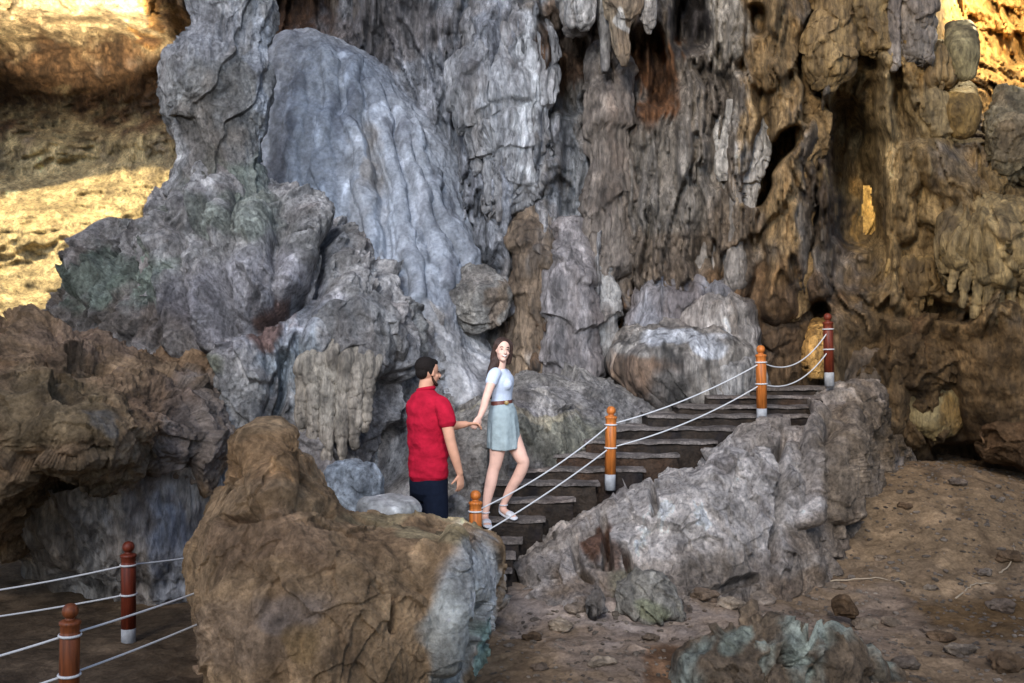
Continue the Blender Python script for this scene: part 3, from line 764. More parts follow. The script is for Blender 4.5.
tag(patch('rock_ledge', ledge_rows, 420, 260, d_bank, M_pit,
      dict(base='#9b948c', patches=[(560, 440, 70, 20, '#7c7c68', .6), (540, 400, 60, 16, '#a8a19d', .7), (520, 418, 60, 6, '#b1a58b', .8), (640, 410, 60, 30, '#94908e', .6)], rust=.15, var=.2), amp=.5),
    'low pale rock ledge along the left of the stair behind the woman', 'rock ledge')

# ------------------------------------------------------------------ individual flowstone lobes, stalactites and boulders on the wall
WH = dict(base='#b0aca8', streak=('#77706a', .35), rust=.1)
TAN = dict(base='#957e58', streak=('#5f4c33', .4), rust=.25)
BRN = dict(base='#6e5740', streak=('#4a3a2a', .4), rust=.3)
GRY = dict(base='#8a847e', streak=('#5a5048', .45), rust=.2)
FORM = [
 # name, label, category, rows, D, tr, disp, mat, col, amp, cap, flutes
 ('flowstone_dome', 'grey striped flowstone dome, the larger low one above the middle steps', 'flowstone dome', [(320, 650, 705), (340, 622, 742), (370, 610, 750), (400, 640, 758), (415, 650, 758)], 11.55, .8, d_flow, M_flow,
  dict(base='#857f78', patches=[(640, 385, 34, 24, '#5f4630', .8), (690, 338, 40, 12, '#b9bcc2', .8)], streak=('#4b433c', .6), rust=.15, vs=1.4), .8, (.3, .1), (34, .045)),
 ('flowstone_dome', 'pale streaked flowstone dome hanging over the top steps beside the second post', 'flowstone dome', [(346, 690, 745), (362, 676, 756), (385, 674, 758), (404, 684, 758)], 11.3, .7, d_flow, M_flow,
  dict(base='#969390', streak=('#5a534b', .5), rust=.12, vs=1.4), .7, (.4, .1), (30, .045)),
 ('flowstone_dome', 'small rounded grey dome with white drips, upper one of the three', 'flowstone dome', [(288, 704, 738), (304, 684, 752), (330, 680, 757), (356, 684, 758)], 11.8, .8, d_flow, M_flow,
  dict(base='#9a948f', patches=[(728, 335, 8, 12, '#ddd8d2', .9)], streak=('#6a5a4a', .5), rust=.15), .8, (.4, .1), (20, .03)),
 ('boulder', 'round blue-grey boulder half hidden behind the striped flowstone domes', 'boulder', [(278, 664, 700), (294, 638, 716), (318, 632, 725), (345, 640, 725)], 12.05, .7, d_flow, M_flow,
  dict(base='#7d7c80', streak=('#5a5048', .4)), 1.0, (.4, .1), None),
 ('boulder', 'smooth brown rounded boulder just behind the topmost rope post', 'boulder', [(342, 845, 868), (355, 836, 882), (385, 832, 886), (420, 836, 884), (440, 840, 880)], 11.9, .6, d_flow, M_flow,
  dict(base='#6f6152', streak=('#554534', .4)), 1.0, (.35, .1), None),
 ('boulder', 'large dark brown boulder bulging from the wall above the smooth round one', 'boulder', [(300, 850, 920), (320, 834, 955), (345, 836, 962), (372, 850, 960), (400, 862, 955), (440, 870, 940)], 11.95, .5, d_bank, M_wall,
  dict(base='#665238', streak=('#4a3a28', .4)), .7, (.3, .2), None),
 ('flowstone_shield', 'pale ochre shield of flowstone with a rounded bottom on the lower right wall', 'flowstone', [(340, 922, 938), (360, 912, 945), (385, 906, 957), (410, 904, 961), (425, 908, 956), (436, 925, 945)], 11.85, .35, d_flow, M_flow,
  dict(base='#8f7d55', patches=[(930, 385, 26, 36, '#958864', .7), (955, 425, 16, 16, '#8a6a35', .6)], streak=('#6b5433', .35)), .8, (.15, .12), None),
 ('flowstone_curtain', 'wide fanned ochre curtain of stone with many folds near the right edge', 'flowstone curtain', [(205, 985, 1030), (222, 955, 1045), (240, 944, 1060), (258, 950, 1064), (275, 960, 1066)], 11.3, .4, d_flow, M_flow,
  dict(base='#95815a', streak=('#5f4c33', .5)), .8, (.25, .1), (34, .09)),
 ('flowstone_curtain', 'short ochre fluted curtain hanging left of the wide fanned one', 'flowstone curtain', [(258, 905, 925), (266, 898, 934), (276, 899, 936), (286, 902, 934)], 11.8, .6, d_flow, M_flow,
  dict(base='#957c50', streak=('#5f4c33', .5)), .7, (.2, .15), (16, .06)),
 ('stalactite', 'smooth greenish tan pill-shaped stalactite at the top of the right wall', 'stalactite', [(20, 948, 968), (32, 945, 976), (55, 947, 977), (72, 952, 974), (81, 956, 970)], 11.7, .8, d_slope, M_flow,
  dict(base='#8d8362', streak=('#6d5d40', .3), rust=.1), .25, (.15, .2), None),
 ('stalactite', 'round tan bulb of stone directly under the smooth pill-shaped stalactite', 'stalactite', [(80, 950, 970), (95, 944, 977), (115, 944, 979), (132, 950, 974), (139, 955, 966)], 11.7, .8, d_slope, M_flow,
  dict(base='#8a7142', streak=('#6d5637', .3), rust=.1), .3, (.25, .25), None),
 ('stalactite', 'comb-edged tan stalactite left of the smooth pill-shaped one', 'stalactite', [(40, 930, 942), (55, 922, 948), (70, 918, 952), (84, 917, 953)], 11.8, .7, d_flow, M_flow, TAN, .6, (.2, .1), (16, .06)),
 ('stalactite', 'pale knobbly stalactite left of the round tan bulb', 'stalactite', [(86, 922, 936), (98, 914, 940), (118, 918, 944), (140, 930, 950)], 11.8, .7, d_flow, M_flow,
  dict(base='#a08c66', streak=('#6d5637', .3)), .7, (.25, .2), (8, .03)),
 ('stalactite', 'long tan rounded stalactite hanging by the dark fissure', 'stalactite', [(-30, 822, 850), (10, 818, 848), (40, 812, 848), (65, 811, 846), (78, 816, 836), (85, 820, 830)], 11.7, .7, d_flow, M_flow, TAN, .7, (0, .1), (12, .04)),
 ('stalactite', 'broad tan stalactite between the long rounded one and the right wall', 'stalactite', [(-40, 850, 884), (0, 858, 882), (25, 860, 886), (42, 868, 887), (52, 876, 886)], 11.6, .7, d_flow, M_flow,
  dict(base='#a08a60', streak=('#5f4c33', .4)), .7, (0, .12), (10, .03)),
 ('stalactite', 'slim grey stalactite beside the broad tan one', 'stalactite', [(-40, 886, 898), (20, 888, 898), (50, 890, 898), (70, 892, 896)], 11.5, .9, d_flow, M_flow, GRY, .3, (0, .1), None),
 ('stalactite', 'thick grey stalactite whose tip ends above the comb-edged one', 'stalactite', [(-40, 900, 930), (10, 903, 930), (40, 908, 926), (60, 912, 922)], 11.6, .8, d_flow, M_flow, GRY, .6, (0, .12), (10, .03)),
 ('stalactite', 'stubby brown stalactite with a chalky tip left of the fluted pillar top', 'stalactite', [(-40, 560, 584), (5, 562, 582), (20, 567, 580), (30, 571, 577)], 11.9, .9, d_flow, M_flow, GRY, .5, (0, .15), (8, .03)),
 ('stalactite', 'white dripping stalactite tip, leftmost of the bright ones at top centre', 'stalactite', [(-40, 562, 580), (-5, 564, 576), (18, 566, 575), (28, 569, 573)], 11.6, .9, d_flow, M_flow, WH, .3, (0, .15), None),
 ('stalactite', 'forked white stalactite at top centre between the brown ones', 'stalactite', [(-40, 574, 596), (0, 577, 592), (14, 579, 589), (24, 582, 586)], 11.5, .9, d_flow, M_flow, WH, .4, (0, .15), (6, .03)),
 ('stalactite', 'large brown and white stalactite pointing down above the grey fluted pillar', 'stalactite', [(-40, 606, 640), (0, 612, 636), (20, 614, 630), (36, 618, 627), (62, 622, 626)], 11.5, .9, d_flow, M_flow,
  dict(base='#8d7f6c', patches=[(618, 24, 8, 14, '#d2cfcb', .9)], streak=('#5f4c33', .4)), .6, (0, .1), (8, .04)),
 ('stalactite', 'small white stalactite right of the large brown and white one', 'stalactite', [(-40, 640, 656), (0, 642, 653), (20, 644, 652), (32, 647, 650)], 11.6, .9, d_flow, M_flow, WH, .3, (0, .12), None),
 ('stalactite', 'thin white spike of stone hanging far down right of the forked one', 'stalactite', [(-40, 598, 610), (10, 600, 608), (50, 602, 608), (70, 604, 606)], 11.8, .9, d_flow, M_flow, WH, .3, (0, .1), None),
 ('flowstone_curtain', 'white and grey fluted stone curtain with the brightest stripe on the wall', 'flowstone curtain', [(10, 474, 530), (30, 466, 541), (70, 462, 543), (110, 466, 542), (140, 476, 541), (160, 484, 539), (185, 488, 530), (215, 492, 512)], 12.3, .45, d_flow, M_flow,
  dict(base='#9c9a9a', patches=[(532, 95, 8, 70, '#dedddd', .95), (505, 90, 16, 70, '#b7b6b7', .7)], streak=('#716860', .55), rust=.15), .9, (.1, .2), (34, .07)),
 ('flowstone_pillar', 'slender grey fluted stone pillar right of the white stone curtain', 'flowstone pillar', [(40, 600, 612), (70, 592, 622), (130, 594, 622), (190, 596, 626), (240, 592, 630), (280, 588, 636)], 12.2, .7, d_flow, M_flow,
  dict(base='#837970', streak=('#554a40', .5)), .9, (.1, .1), (16, .05)),
 ('flowstone_pillar', 'grey stone pillar with dark joints standing behind the woman', 'flowstone pillar', [(225, 556, 580), (260, 552, 582), (300, 550, 584), (340, 552, 588), (385, 548, 592)], 11.8, .7, d_flow, M_flow,
  dict(base='#8c8583', streak=('#5c5049', .45)), 1.0, (.2, .1), (10, .04)),
 ('flowstone_pillar', 'brown rust-stained pillar between the white curtain and the grey pillar', 'flowstone pillar', [(190, 524, 540), (230, 520, 548), (280, 518, 546), (330, 516, 548), (385, 514, 550)], 12.0, .7, d_flow, M_flow,
  dict(base='#7d6a56', streak=('#9a948e', .5)), 1.0, (.2, .1), (12, .05)),
 ('flowstone_pillar', 'pale lumpy pillar standing right of the dark slot above the ledge', 'flowstone pillar', [(250, 594, 606), (280, 590, 612), (320, 588, 610), (370, 584, 606)], 12.0, .7, d_flow, M_flow,
  dict(base='#9b9894', streak=('#6c6058', .4)), 1.0, (.25, .1), None),
 ('flowstone_curtain', 'chalk white streaked curtain just left of the black diagonal hole', 'flowstone curtain', [(90, 726, 752), (120, 724, 762), (150, 728, 758), (180, 734, 752), (205, 738, 746)], 12.1, .5, d_flow, M_flow,
  dict(base='#bdbab6', streak=('#7d7062', .5), rust=.1), .8, (.2, .2), (14, .05)),
 ('flowstone_pillar', 'tall tan stone pillar right of the black diagonal hole', 'flowstone pillar', [(60, 782, 806), (95, 786, 816), (120, 800, 828), (150, 794, 824), (190, 785, 816), (230, 776, 812), (280, 772, 812), (320, 776, 806)], 11.9, .7, d_bank, M_wall,
  dict(base='#937a56', streak=('#6b5435', .35)), .35, (.15, .1), None),
 ('flowstone_pillar', 'thin pale column of joined drips in front of the chalk white curtain', 'flowstone pillar', [(100, 726, 736), (130, 731, 736), (170, 732, 738), (240, 730, 742), (290, 726, 748)], 11.8, .9, d_flow, M_flow, GRY, .25, (.1, .1), None),
 ('flowstone_curtain', 'dripping cream stalactite cluster at the foot of the grey mound, left of the man', 'flowstone curtain', [(341, 325, 355), (350, 308, 367), (360, 299, 374), (372, 299, 373), (382, 304, 366)], 9.22, .45, d_flow, M_flow,
  dict(base='#a69b8c', streak=('#6f6458', .5), rust=.15), .25, (.25, .1), (14, .07)),
 ('boulder', 'knobbly grey boulder top above the dripping cream cluster', 'boulder', [(306, 340, 362), (318, 320, 378), (340, 314, 384), (365, 325, 380)], 9.5, .8, d_pitted, M_pit,
  dict(base='#8d8a88', streak=('#6c6058', .4)), .5, (.4, .2), None),
 ('flowstone_wedge', 'bright amber wedge of stone beside the topmost rope post', 'flowstone', [(320, 816, 823), (335, 811, 824), (352, 809, 821), (374, 813, 817)], 11.6, .6, d_flow, M_flow,
  dict(base='#b98f50', streak=('#8a6230', .5), rust=.2), .5, (.15, .2), (8, .02)),
 ('boulder', 'grey rounded boulder poking in at the right edge below the bright opening', 'boulder', [(84, 1000, 1024), (110, 990, 1050), (140, 985, 1060), (165, 992, 1060), (185, 1002, 1050)], 11.6, .7, d_bank, M_wall,
  dict(base='#8b826c', streak=('#5f533f', .4)), .4, (.3, .2), None),
 ('boulder', 'brown rounded boulder at the right edge below the grey one', 'boulder', [(150, 950, 1010), (175, 930, 1030), (205, 925, 1060), (225, 940, 1060)], 11.9, .5, d_bank, M_wall, TAN, .6, (.3, .2), None),
 ('boulder', 'squat ochre boulder lying at the far right foot of the wall', 'boulder', [(405, 990, 1030), (425, 978, 1060), (450, 976, 1070), (475, 985, 1070)], 11.4, .6, d_boulder, M_bould, BRN, .5, (.3, .2), None),
 ('flowstone_shield', 'brown hanging lobe between the fluted pillar and the ochre shield', 'flowstone', [(200, 700, 725), (230, 690, 740), (260, 688, 744), (290, 700, 738)], 12.2, .5, d_flow, M_flow, GRY, 1.2, (.2, .25), (10, .04)),
 ('flowstone_shield', 'dark brown lobe low on the wall behind the third rope post', 'flowstone', [(262, 745, 790), (290, 740, 800), (320, 742, 800), (345, 755, 790)], 12.2, .5, d_flow, M_flow, BRN, 1.2, (.2, .25), None),
 ('flowstone_curtain', 'grey knobbly drape on the slope right of the smooth boulder, above the man', 'flowstone curtain', [(300, 385, 420), (325, 372, 425), (355, 374, 415), (380, 384, 408)], 10.35, .4, d_pitted, M_pit, dict(base='#989591', streak=('#6c6058', .4)), .5, (.3, .3), None),
 ('flowstone_dome', 'pale mottled knob of rock at the foot of the blue-grey slope above the woman', 'flowstone', [(272, 462, 486), (284, 450, 500), (302, 448, 503), (320, 455, 496), (332, 462, 486)], 11.6, .55, d_pitted, M_pit,
  dict(base='#a09a92', patches=[(501, 305, 6, 26, '#8d6f50', .5)], streak=('#857a6a', .4), rust=.2), .35, (.3, .3), None),
 ('boulder', 'bluish white weathered rock low behind the man in red', 'boulder', [(468, 342, 362), (480, 336, 372), (500, 336, 376), (520, 340, 376)], 8.7, .8, d_pitted, M_pit, dict(base='#a3abb3', streak=('#6c6a68', .4)), .4, (.3, .1), None),
 ('rock_slab', 'flat pale rock slab lying at the feet of the man in red', 'rock slab', [(497, 372, 404), (502, 362, 416), (510, 360, 420), (520, 366, 418)], 8.0, 1.0, d_slope, M_dust, dict(base='#a9a9a6', streak=('#8a8780', .4), rust=0), .1, (.3, .2), None),
 ('boulder', 'round grey boulder tucked between the man and the lowest rope post', 'boulder', [(492, 452, 462), (500, 446, 468), (515, 444, 470), (535, 446, 470)], 8.75, .8, d_bank, M_pit, dict(base='#9b9690'), .2, (.35, .1), None),
 ('boulder', 'angular mossy grey rock at the base of the bank below the second post', 'boulder', [(566, 622, 650), (580, 615, 668), (598, 612, 678), (614, 616, 676)], 7.95, .8, d_bank, M_pit, dict(base='#8f8a80', patches=[(650, 605, 20, 10, '#75785a', .7)]), .35, (.3, .15), None),
 ('boulder', 'small pointed grey rock left of the mossy one at the bank foot', 'boulder', [(585, 590, 600), (598, 584, 606), (612, 582, 608)], 7.8, .8, d_bank, M_pit, GRY, .2, (.3, .15), None),
 ('boulder', 'jagged green-tinted rock outcrop on the floor at the bottom centre-right', 'boulder', [(626, 745, 790), (638, 722, 826), (654, 708, 842), (672, 700, 850), (700, 696, 858)], 6.6, .6, d_bank, M_pit,
  dict(base='#6f5f4d', patches=[(735, 640, 20, 10, '#9aa89c', .6)], streak=('#a7b3a8', .75), rust=.2), .85, (.3, .0), None),
 ('boulder', 'small brown boulder on the floor right of the jagged green outcrop', 'boulder', [(597, 836, 852), (606, 832, 858), (616, 834, 860)], 7.9, .8, d_boulder, M_bould, BRN, .1, (.4, .2), None),
]
DRIPS = {   # label start -> hanging fingers (x top, x bottom, y top, y bottom, radius px)
 'dripping cream': [(303, 301, 356, 438, 5.2), (315, 313, 358, 455, 6), (329, 327, 360, 466, 6.4), (343, 342, 360, 462, 5.6), (356, 354, 358, 450, 6), (369, 365, 354, 432, 5.2)],
 'wide fanned': [(962, 950, 240, 292, 4), (972, 962, 235, 308, 4.5), (982, 974, 235, 318, 4.5), (992, 986, 238, 322, 4), (1002, 998, 240, 324, 4.5), (1013, 1010, 240, 320, 4.5), (1024, 1023, 240, 325, 4.5), (1036, 1037, 240, 320, 5), (1048, 1052, 245, 316, 5)],
 'short ochre': [(907, 904, 268, 306, 3.5), (914, 912, 268, 312, 3.5), (921, 920, 268, 310, 3.5), (929, 930, 268, 305, 3.5)],
 'comb-edged': [(920, 918, 62, 88, 2.6), (927, 925, 60, 90, 2.6), (934, 932, 60, 89, 2.6), (942, 941, 60, 90, 2.6), (949, 949, 60, 87, 2.6)],
 'white and grey fluted': [(476, 478, 60, 160, 4.5), (487, 489, 60, 205, 5), (498, 499, 60, 222, 5), (509, 509, 60, 214, 5), (520, 520, 60, 195, 5), (532, 531, 40, 178, 6)],
 'chalk white': [(730, 733, 100, 188, 3.5), (739, 740, 100, 204, 3.5), (748, 746, 100, 196, 3.5), (756, 752, 105, 176, 3)]}
for (nm, lab, cat, rows, D, tr, dp, mt, ca, am, cp, fl) in FORM:
    if ('dome' in nm and dp is d_flow) or 'shield' in nm or 'pill-' in lab: dp = d_dome
    hpx = rows[-1][0] - rows[0][0]; wpx = max(r[2] - r[1] for r in rows)
    o = tag(loft(nm, rows, D, tr, int(min(300, max(70, wpx * 2.6))), int(min(220, max(60, hpx * 1.3))), dp, mt, ca, am * 1.35, cp, fl, None, 0.,
                 (.4 if (D > 11 and cp[0] > 0) else 0.), (.07 if ('shield' in nm or 'pill' in lab or 'bulb' in lab or 'dome' in nm) else .18 if wpx > 12 else .06)), lab, cat)
    for key, dl in DRIPS.items():
        if lab.startswith(key):
            hwm = wpx / 2 / F * D * tr
            for (xt, xb, y0, y1, r) in dl:
                u = (xt - (rows[1][1] + rows[1][2]) / 2) / (wpx / 2)
                Dd = D - hwm * math.sqrt(max(.1, 1 - min(u * u, 1))) * .8
                ys_ = np.linspace(y0, y1, 5); xx = np.linspace(xt, xb, 5); rr = r * np.array([1, 1.05, .95, .8, .5])
                loft('stone_drip', [(a, b_ - c_, b_ + c_) for a, b_, c_ in zip(ys_, xx, rr)], Dd, .95, 36, 70, d_flow, mt, ca, .22, (.15, .12), None, o, 0., 0., .3)

# ------------------------------------------------------------------ stones on the floor
stone_spots = [  # px, py, size, colour
 (740, 527, .07), (958, 484, .08), (905, 508, .06), (890, 625, .07), (865, 628, .09), (1002, 610, .10), (940, 640, .08), (690, 655, .06),
 (560, 628, .08), (575, 612, .07), (532, 640, .06), (705, 600, .10), (730, 607, .09), (760, 603, .10), (668, 618, .06), (880, 560, .05),
 (930, 590, .05), (985, 575, .06), (1010, 560, .09), (835, 588, .06), (960, 655, .09), (905, 668, .08), (1005, 668, .11), (650, 640, .05), (602, 665, .07), (540, 670, .05)]
looks = ['pale', 'grey', 'brown', 'dusty', 'chalky', 'dark', 'flat grey', 'round brown']
places = {0: 'near the foot of the bank', 1: 'on the dark floor below the wall at right', 2: 'on the golden dirt slope'}
SL = ['pale pebble-sized stone half buried at the foot of the bank', 'pale stone alone on the dark dirt right under the wall', 'small buff stone on the golden dirt slope right of the bank',
      'grey stone nearest the small brown boulder on its right', 'flat brown stone just below the small brown boulder', 'large loose stone on the rim of the dark hollow at right',
      'brown stone halfway between the green outcrop and the dark hollow', 'small buff stone left of the green outcrop', 'grey chip lying near the white face of the foreground boulder',
      'brown chip against the lower stair foot', 'small stone beside the foreground boulder foot', 'chunky grey stone at the bank foot, first right of the mossy rock',
      'chunky grey stone at the bank foot, second right of the mossy rock', 'chunky grey stone at the bank foot, third right of the mossy rock', 'small stone directly below the mossy rock',
      'little stone where the golden dirt slope begins', 'little brown stone above the dark hollow', 'buff stone on the upper edge of the dark hollow', 'brown stone at the right picture edge above the hollow',
      'small stone right of the bank corner on the floor', 'grey stone below the dark hollow, nearer the middle', 'brown stone below and right of the green outcrop', 'largest loose grey stone in the bottom right corner',
      'tiny stone left of the green outcrop on bare dirt', 'brown stone at the bottom edge right of the white boulder face', 'tiny stone at the bottom edge beside the green stain']


def stone_mesh(size, seed, n=28):
    th = np.linspace(0, np.pi, n); ph = np.linspace(0, 2 * np.pi, n * 2, endpoint=False)
    T, Ph = np.meshgrid(th, ph, indexing='ij')
    G = np.stack([np.sin(T) * np.cos(Ph), np.sin(T) * np.sin(Ph), np.cos(T)], -1)
    q = G * np.array([1, 1, 1]) + seed * 3.7
    r = 1 + .45 * fbm(q, .9, 3, 601) - .25 * (worley(q * 1.3, 603) - .4)
    G = G * r[..., None] * size * np.array([1.2, .9, .6])
    return G.reshape(-1, 3), grid_faces(n, n * 2, True)


def floor_point(px, py):
    for D in np.arange(5.0, 13.5, .02):
        p = P(px, py, D)
        if p[2] <= ground_z(p[0], p[1]): return p
    return P(px, py, 12)


for k, (px, py, s) in enumerate(stone_spots):
    p = floor_point(px, py); v, f = stone_mesh(s, k + 1)
    v = v + np.array([p[0], p[1], ground_z(p[0], p[1]) + s * .25])
    hx = ['#a3927e', '#86786a', '#755f49', '#877664'][k % 4]
    tag(make_obj('stone', v, f, M_bould, None, colour(v, hx, seed=k)), SL[k], 'stone', 'loose stones on the cave floor')

# gravel: uncountable
vs, fs, base = [], [], 0
ico_v, ico_f = stone_mesh(1.0, 99, 6)
for k in range(4200):
    x = rng.uniform(-.4, 6.5); y = rng.uniform(6.3, 12.5)
    if y > 8.0 and x < 1.0 + (y - 8) * .9: continue
    s = rng.uniform(.006, .022) * (1.6 if rng.random() < .08 else 1)
    a = rng.uniform(0, 6.28); c_, s_ = math.cos(a), math.sin(a)
    v = ico_v * s * rng.uniform(.7, 1.3, 3); v = np.stack([v[:, 0] * c_ - v[:, 1] * s_, v[:, 0] * s_ + v[:, 1] * c_, v[:, 2]], -1)
    vs.append(v + np.array([x, y, ground_z(x, y) + s * .2])); fs.append(ico_f + base); base += len(v)
v = np.concatenate(vs); f = np.concatenate(fs)
tag(make_obj('gravel', v, f, M_bould, None, colour(v, '#83776a', seed=9, rust=.3)), 'loose gravel and crumbs of rock scattered over the dirt floor', 'gravel', kind='stuff')

# fallen twigs
for k, (pts, lab) in enumerate([
    ([(825, 583), (850, 581), (880, 580), (905, 584)], 'long pale twig lying flat on the dirt beside the bank'),
    ([(955, 600), (968, 590), (975, 586), (995, 584)], 'bent pale twig lying on the rim of the dark hollow'),
    ([(1000, 575), (1012, 562), (1015, 545)], 'crooked thin twig on the dirt near the right picture edge')]):
    q = np.array([floor_point(*p) + np.array([0, 0, .015]) for p in pts]); q = crom(q, 14)
    q = q + rng.normal(0, .006, q.shape)
    v, f = curve_tube(q, np.linspace(.009, .004, 14), 6)
    tag(make_obj('twig', v, f, plain('dry_twig', '#a08f78', .8, .2)), lab, 'twig')

# ------------------------------------------------------------------ staircase
stair = empty('stone_staircase', P(540, 541, 8.7), 'dark worn stone staircase climbing right along the grey rock bank', 'staircase')
STEPS = [  # front edge py, left px, right px, D
 (572, 440, 512, 8.35), (556, 440, 516, 8.52), (541, 450, 522, 8.70), (520, 455, 546, 8.90), (500, 470, 576, 9.10), (483, 490, 600, 9.30), (469, 515, 646, 9.50), (455, 545, 681, 9.72),
 (441.5, 585, 718, 9.93), (428, 615, 752, 10.13), (415.5, 648, 812, 10.33), (406, 678, 822, 10.53), (396, 708, 850, 10.74), (388, 724, 846, 10.96)]


def rough_box(x0, x1, y0, y1, z0, z1, seed, res=.012, amp=.014):
    """box with worn, uneven faces and rounded edges"""
    nxx = max(6, int((x1 - x0) / res)); loop = []
    nd = max(4, int((y1 - y0) / (res * 2))); nh = max(4, int((z1 - z0) / res))
    for a in np.linspace(0, 1, nd, endpoint=False): loop.append((y1 - (y1 - y0) * a, z1))
    for a in np.linspace(0, 1, nh, endpoint=False): loop.append((y0, z1 - (z1 - z0) * a))
    for a in np.linspace(0, 1, nd, endpoint=False): loop.append((y0 + (y1 - y0) * a, z0))
    for a in np.linspace(0, 1, nh, endpoint=False): loop.append((y1, z0 + (z1 - z0) * a))
    L = np.array(loop); xs_ = np.linspace(x0, x1, nxx)
    G = np.zeros((nxx + 2, len(L), 3)); G[1:-1, :, 0] = xs_[:, None]; G[1:-1, :, 1:] = L[None]
    c = L.mean(0); G[0, :, 0] = x0; G[-1, :, 0] = x1; G[0, :, 1:] = c; G[-1, :, 1:] = c
    # round the front top edge
    d = np.clip(.03 - np.hypot(G[..., 1] - y0, G[..., 2] - z1), 0, .03)
    G[..., 1] += d * .5; G[..., 2] -= d * .5
    o = np.stack([fbm(G, 3.5, 4, seed), fbm(G, 3.5, 4, seed + 50), fbm(G, 4.5, 4, seed + 90)], -1) * amp
    o[..., 1] += ridged(G, 7, 2, seed + 5, (1, 1, 1)) * amp * .8
    G = G + o
    return G.reshape(-1, 3), grid_faces(nxx + 2, len(L), True)


for k, (py, xl, xr, D) in enumerate(STEPS):
    z = CZ - (py - CY) / F * D
    nz = CZ - (STEPS[k - 1][0] - CY) / F * STEPS[k - 1][3] if k else -.5
    x0 = (xl - CX) / F * D; x1 = (xr - CX) / F * D
    v, f = rough_box(x0, x1, D, D + .62, z - .028, z, 700 + k, amp=.014)
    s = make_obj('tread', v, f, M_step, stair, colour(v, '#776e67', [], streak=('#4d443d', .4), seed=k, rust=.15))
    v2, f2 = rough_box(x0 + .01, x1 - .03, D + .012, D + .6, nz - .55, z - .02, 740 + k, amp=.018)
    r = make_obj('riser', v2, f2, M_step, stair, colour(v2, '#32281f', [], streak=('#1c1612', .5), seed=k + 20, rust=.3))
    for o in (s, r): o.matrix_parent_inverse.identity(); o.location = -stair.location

# ------------------------------------------------------------------ rope posts
def lathe(prof, n=28):
    pr = np.array(prof, float); th = np.linspace(0, 2 * np.pi, n, endpoint=False)
    G = np.zeros((len(pr), n, 3)); G[..., 0] = pr[:, 0:1] * np.cos(th); G[..., 1] = pr[:, 0:1] * np.sin(th); G[..., 2] = pr[:, 1:2]
    return G.reshape(-1, 3), grid_faces(len(pr), n, True)


POST_GROUP = 'turned wooden rope posts'


def make_post(label, wood):
    t = empty('rope_post', (0, 0, 0), label, 'post', POST_GROUP)
    v, f = lathe([(0, .0), (.052, 0), (.052, .15), (.050, .155), (0, .155)]); make_obj('base_sleeve', v, f, M_sleeve, t)
    v, f = lathe([(0, .15), (.053, .15), (.053, .60), (.050, .605), (.050, .612), (.056, .616), (.056, .628), (.050, .632), (.050, .645), (.052, .65), (.052, .675), (.058, .68), (.058, .694), (.048, .70), (.034, .705), (0, .705)])
    make_obj('shaft', v, f, wood, t)
    ball = [(0.0, .70), (.030, .70), (.026, .712)] + [(.040 * math.cos(a) + .004, .752 + .042 * math.sin(a)) for a in np.linspace(-1.1, 1.5, 12)] + [(0, .796)]
    v, f = lathe(ball); make_obj('finial', v, f, wood, t)
    for zz, nm in ((.62, 'rope_ring'), (.40, 'rope_ring')):
        a = np.linspace(0, 2 * np.pi, 24); q = np.stack([.056 * np.cos(a), .056 * np.sin(a), np.full(24, zz)], -1)
        v, f = curve_tube(q, .008, 6); make_obj(nm, v, f, M_rope, t)
    return t


def place_post(src, p, label, tilt=(0, 0), wood=None):
    r = src.copy(); C.objects.link(r); r.location = [float(x) for x in p]; r['label'] = label; r.rotation_euler = (tilt[0], tilt[1], 0)
    for ch in list(src.children):
        c = ch.copy(); C.objects.link(c); c.parent = r
        if wood is not None and ch.name.split('.')[0] in ('shaft', 'finial'):
            c.data = ch.data.copy(); c.data.materials[0] = wood
    return r


def pbase(px, top, D, h=.796):
    p = P(px, top, D); p[2] -= h; return p


PB = [pbase(475.5, 490, 8.30), pbase(610, 406, 9.45), pbase(762, 345, 10.15), pbase(829.5, 313, 10.85), pbase(128.5, 541, 7.4), pbase(68, 603, 5.5)]
p0 = make_post('short visible top of an orange wooden post between the couple and the stair foot', M_wood); p0.location = [float(x) for x in PB[0]]
place_post(p0, PB[1], 'orange wooden post with white sleeve halfway up the stair', (0, R(.8)))
place_post(p0, PB[2], 'orange wooden post with white sleeve near the top of the stair', (0, R(-1)))
place_post(p0, PB[3], 'red-brown wooden post at the very top of the stair', (0, R(-1.5)), M_wood_red)
place_post(p0, PB[4], 'dark red wooden post with pale sleeve standing by the fluted rock foot', (0, 0), M_wood_red)
place_post(p0, PB[5], 'nearest brown wooden post cut off by the bottom left of the picture', (0, R(1)), plain('varnished_brown_wood', '#6f3a1c', .5, .35, 9, .003, .55, (6, 6, .6)))


def rope(a, b, za, zb, sag, label, group):
    a = np.array(a, float) + [0, 0, za]; b = np.array(b, float) + [0, 0, zb]
    t = np.linspace(0, 1, 40)[:, None]; q = a * (1 - t) + b * t; q[:, 2] -= (sag * 4 * t * (1 - t))[:, 0]
    L = np.linalg.norm(b - a); d = (b - a) / L
    v, f = curve_tube(q, .0068, 8)
    return tag(make_obj('rope', v, f, M_rope), label, 'rope', group)


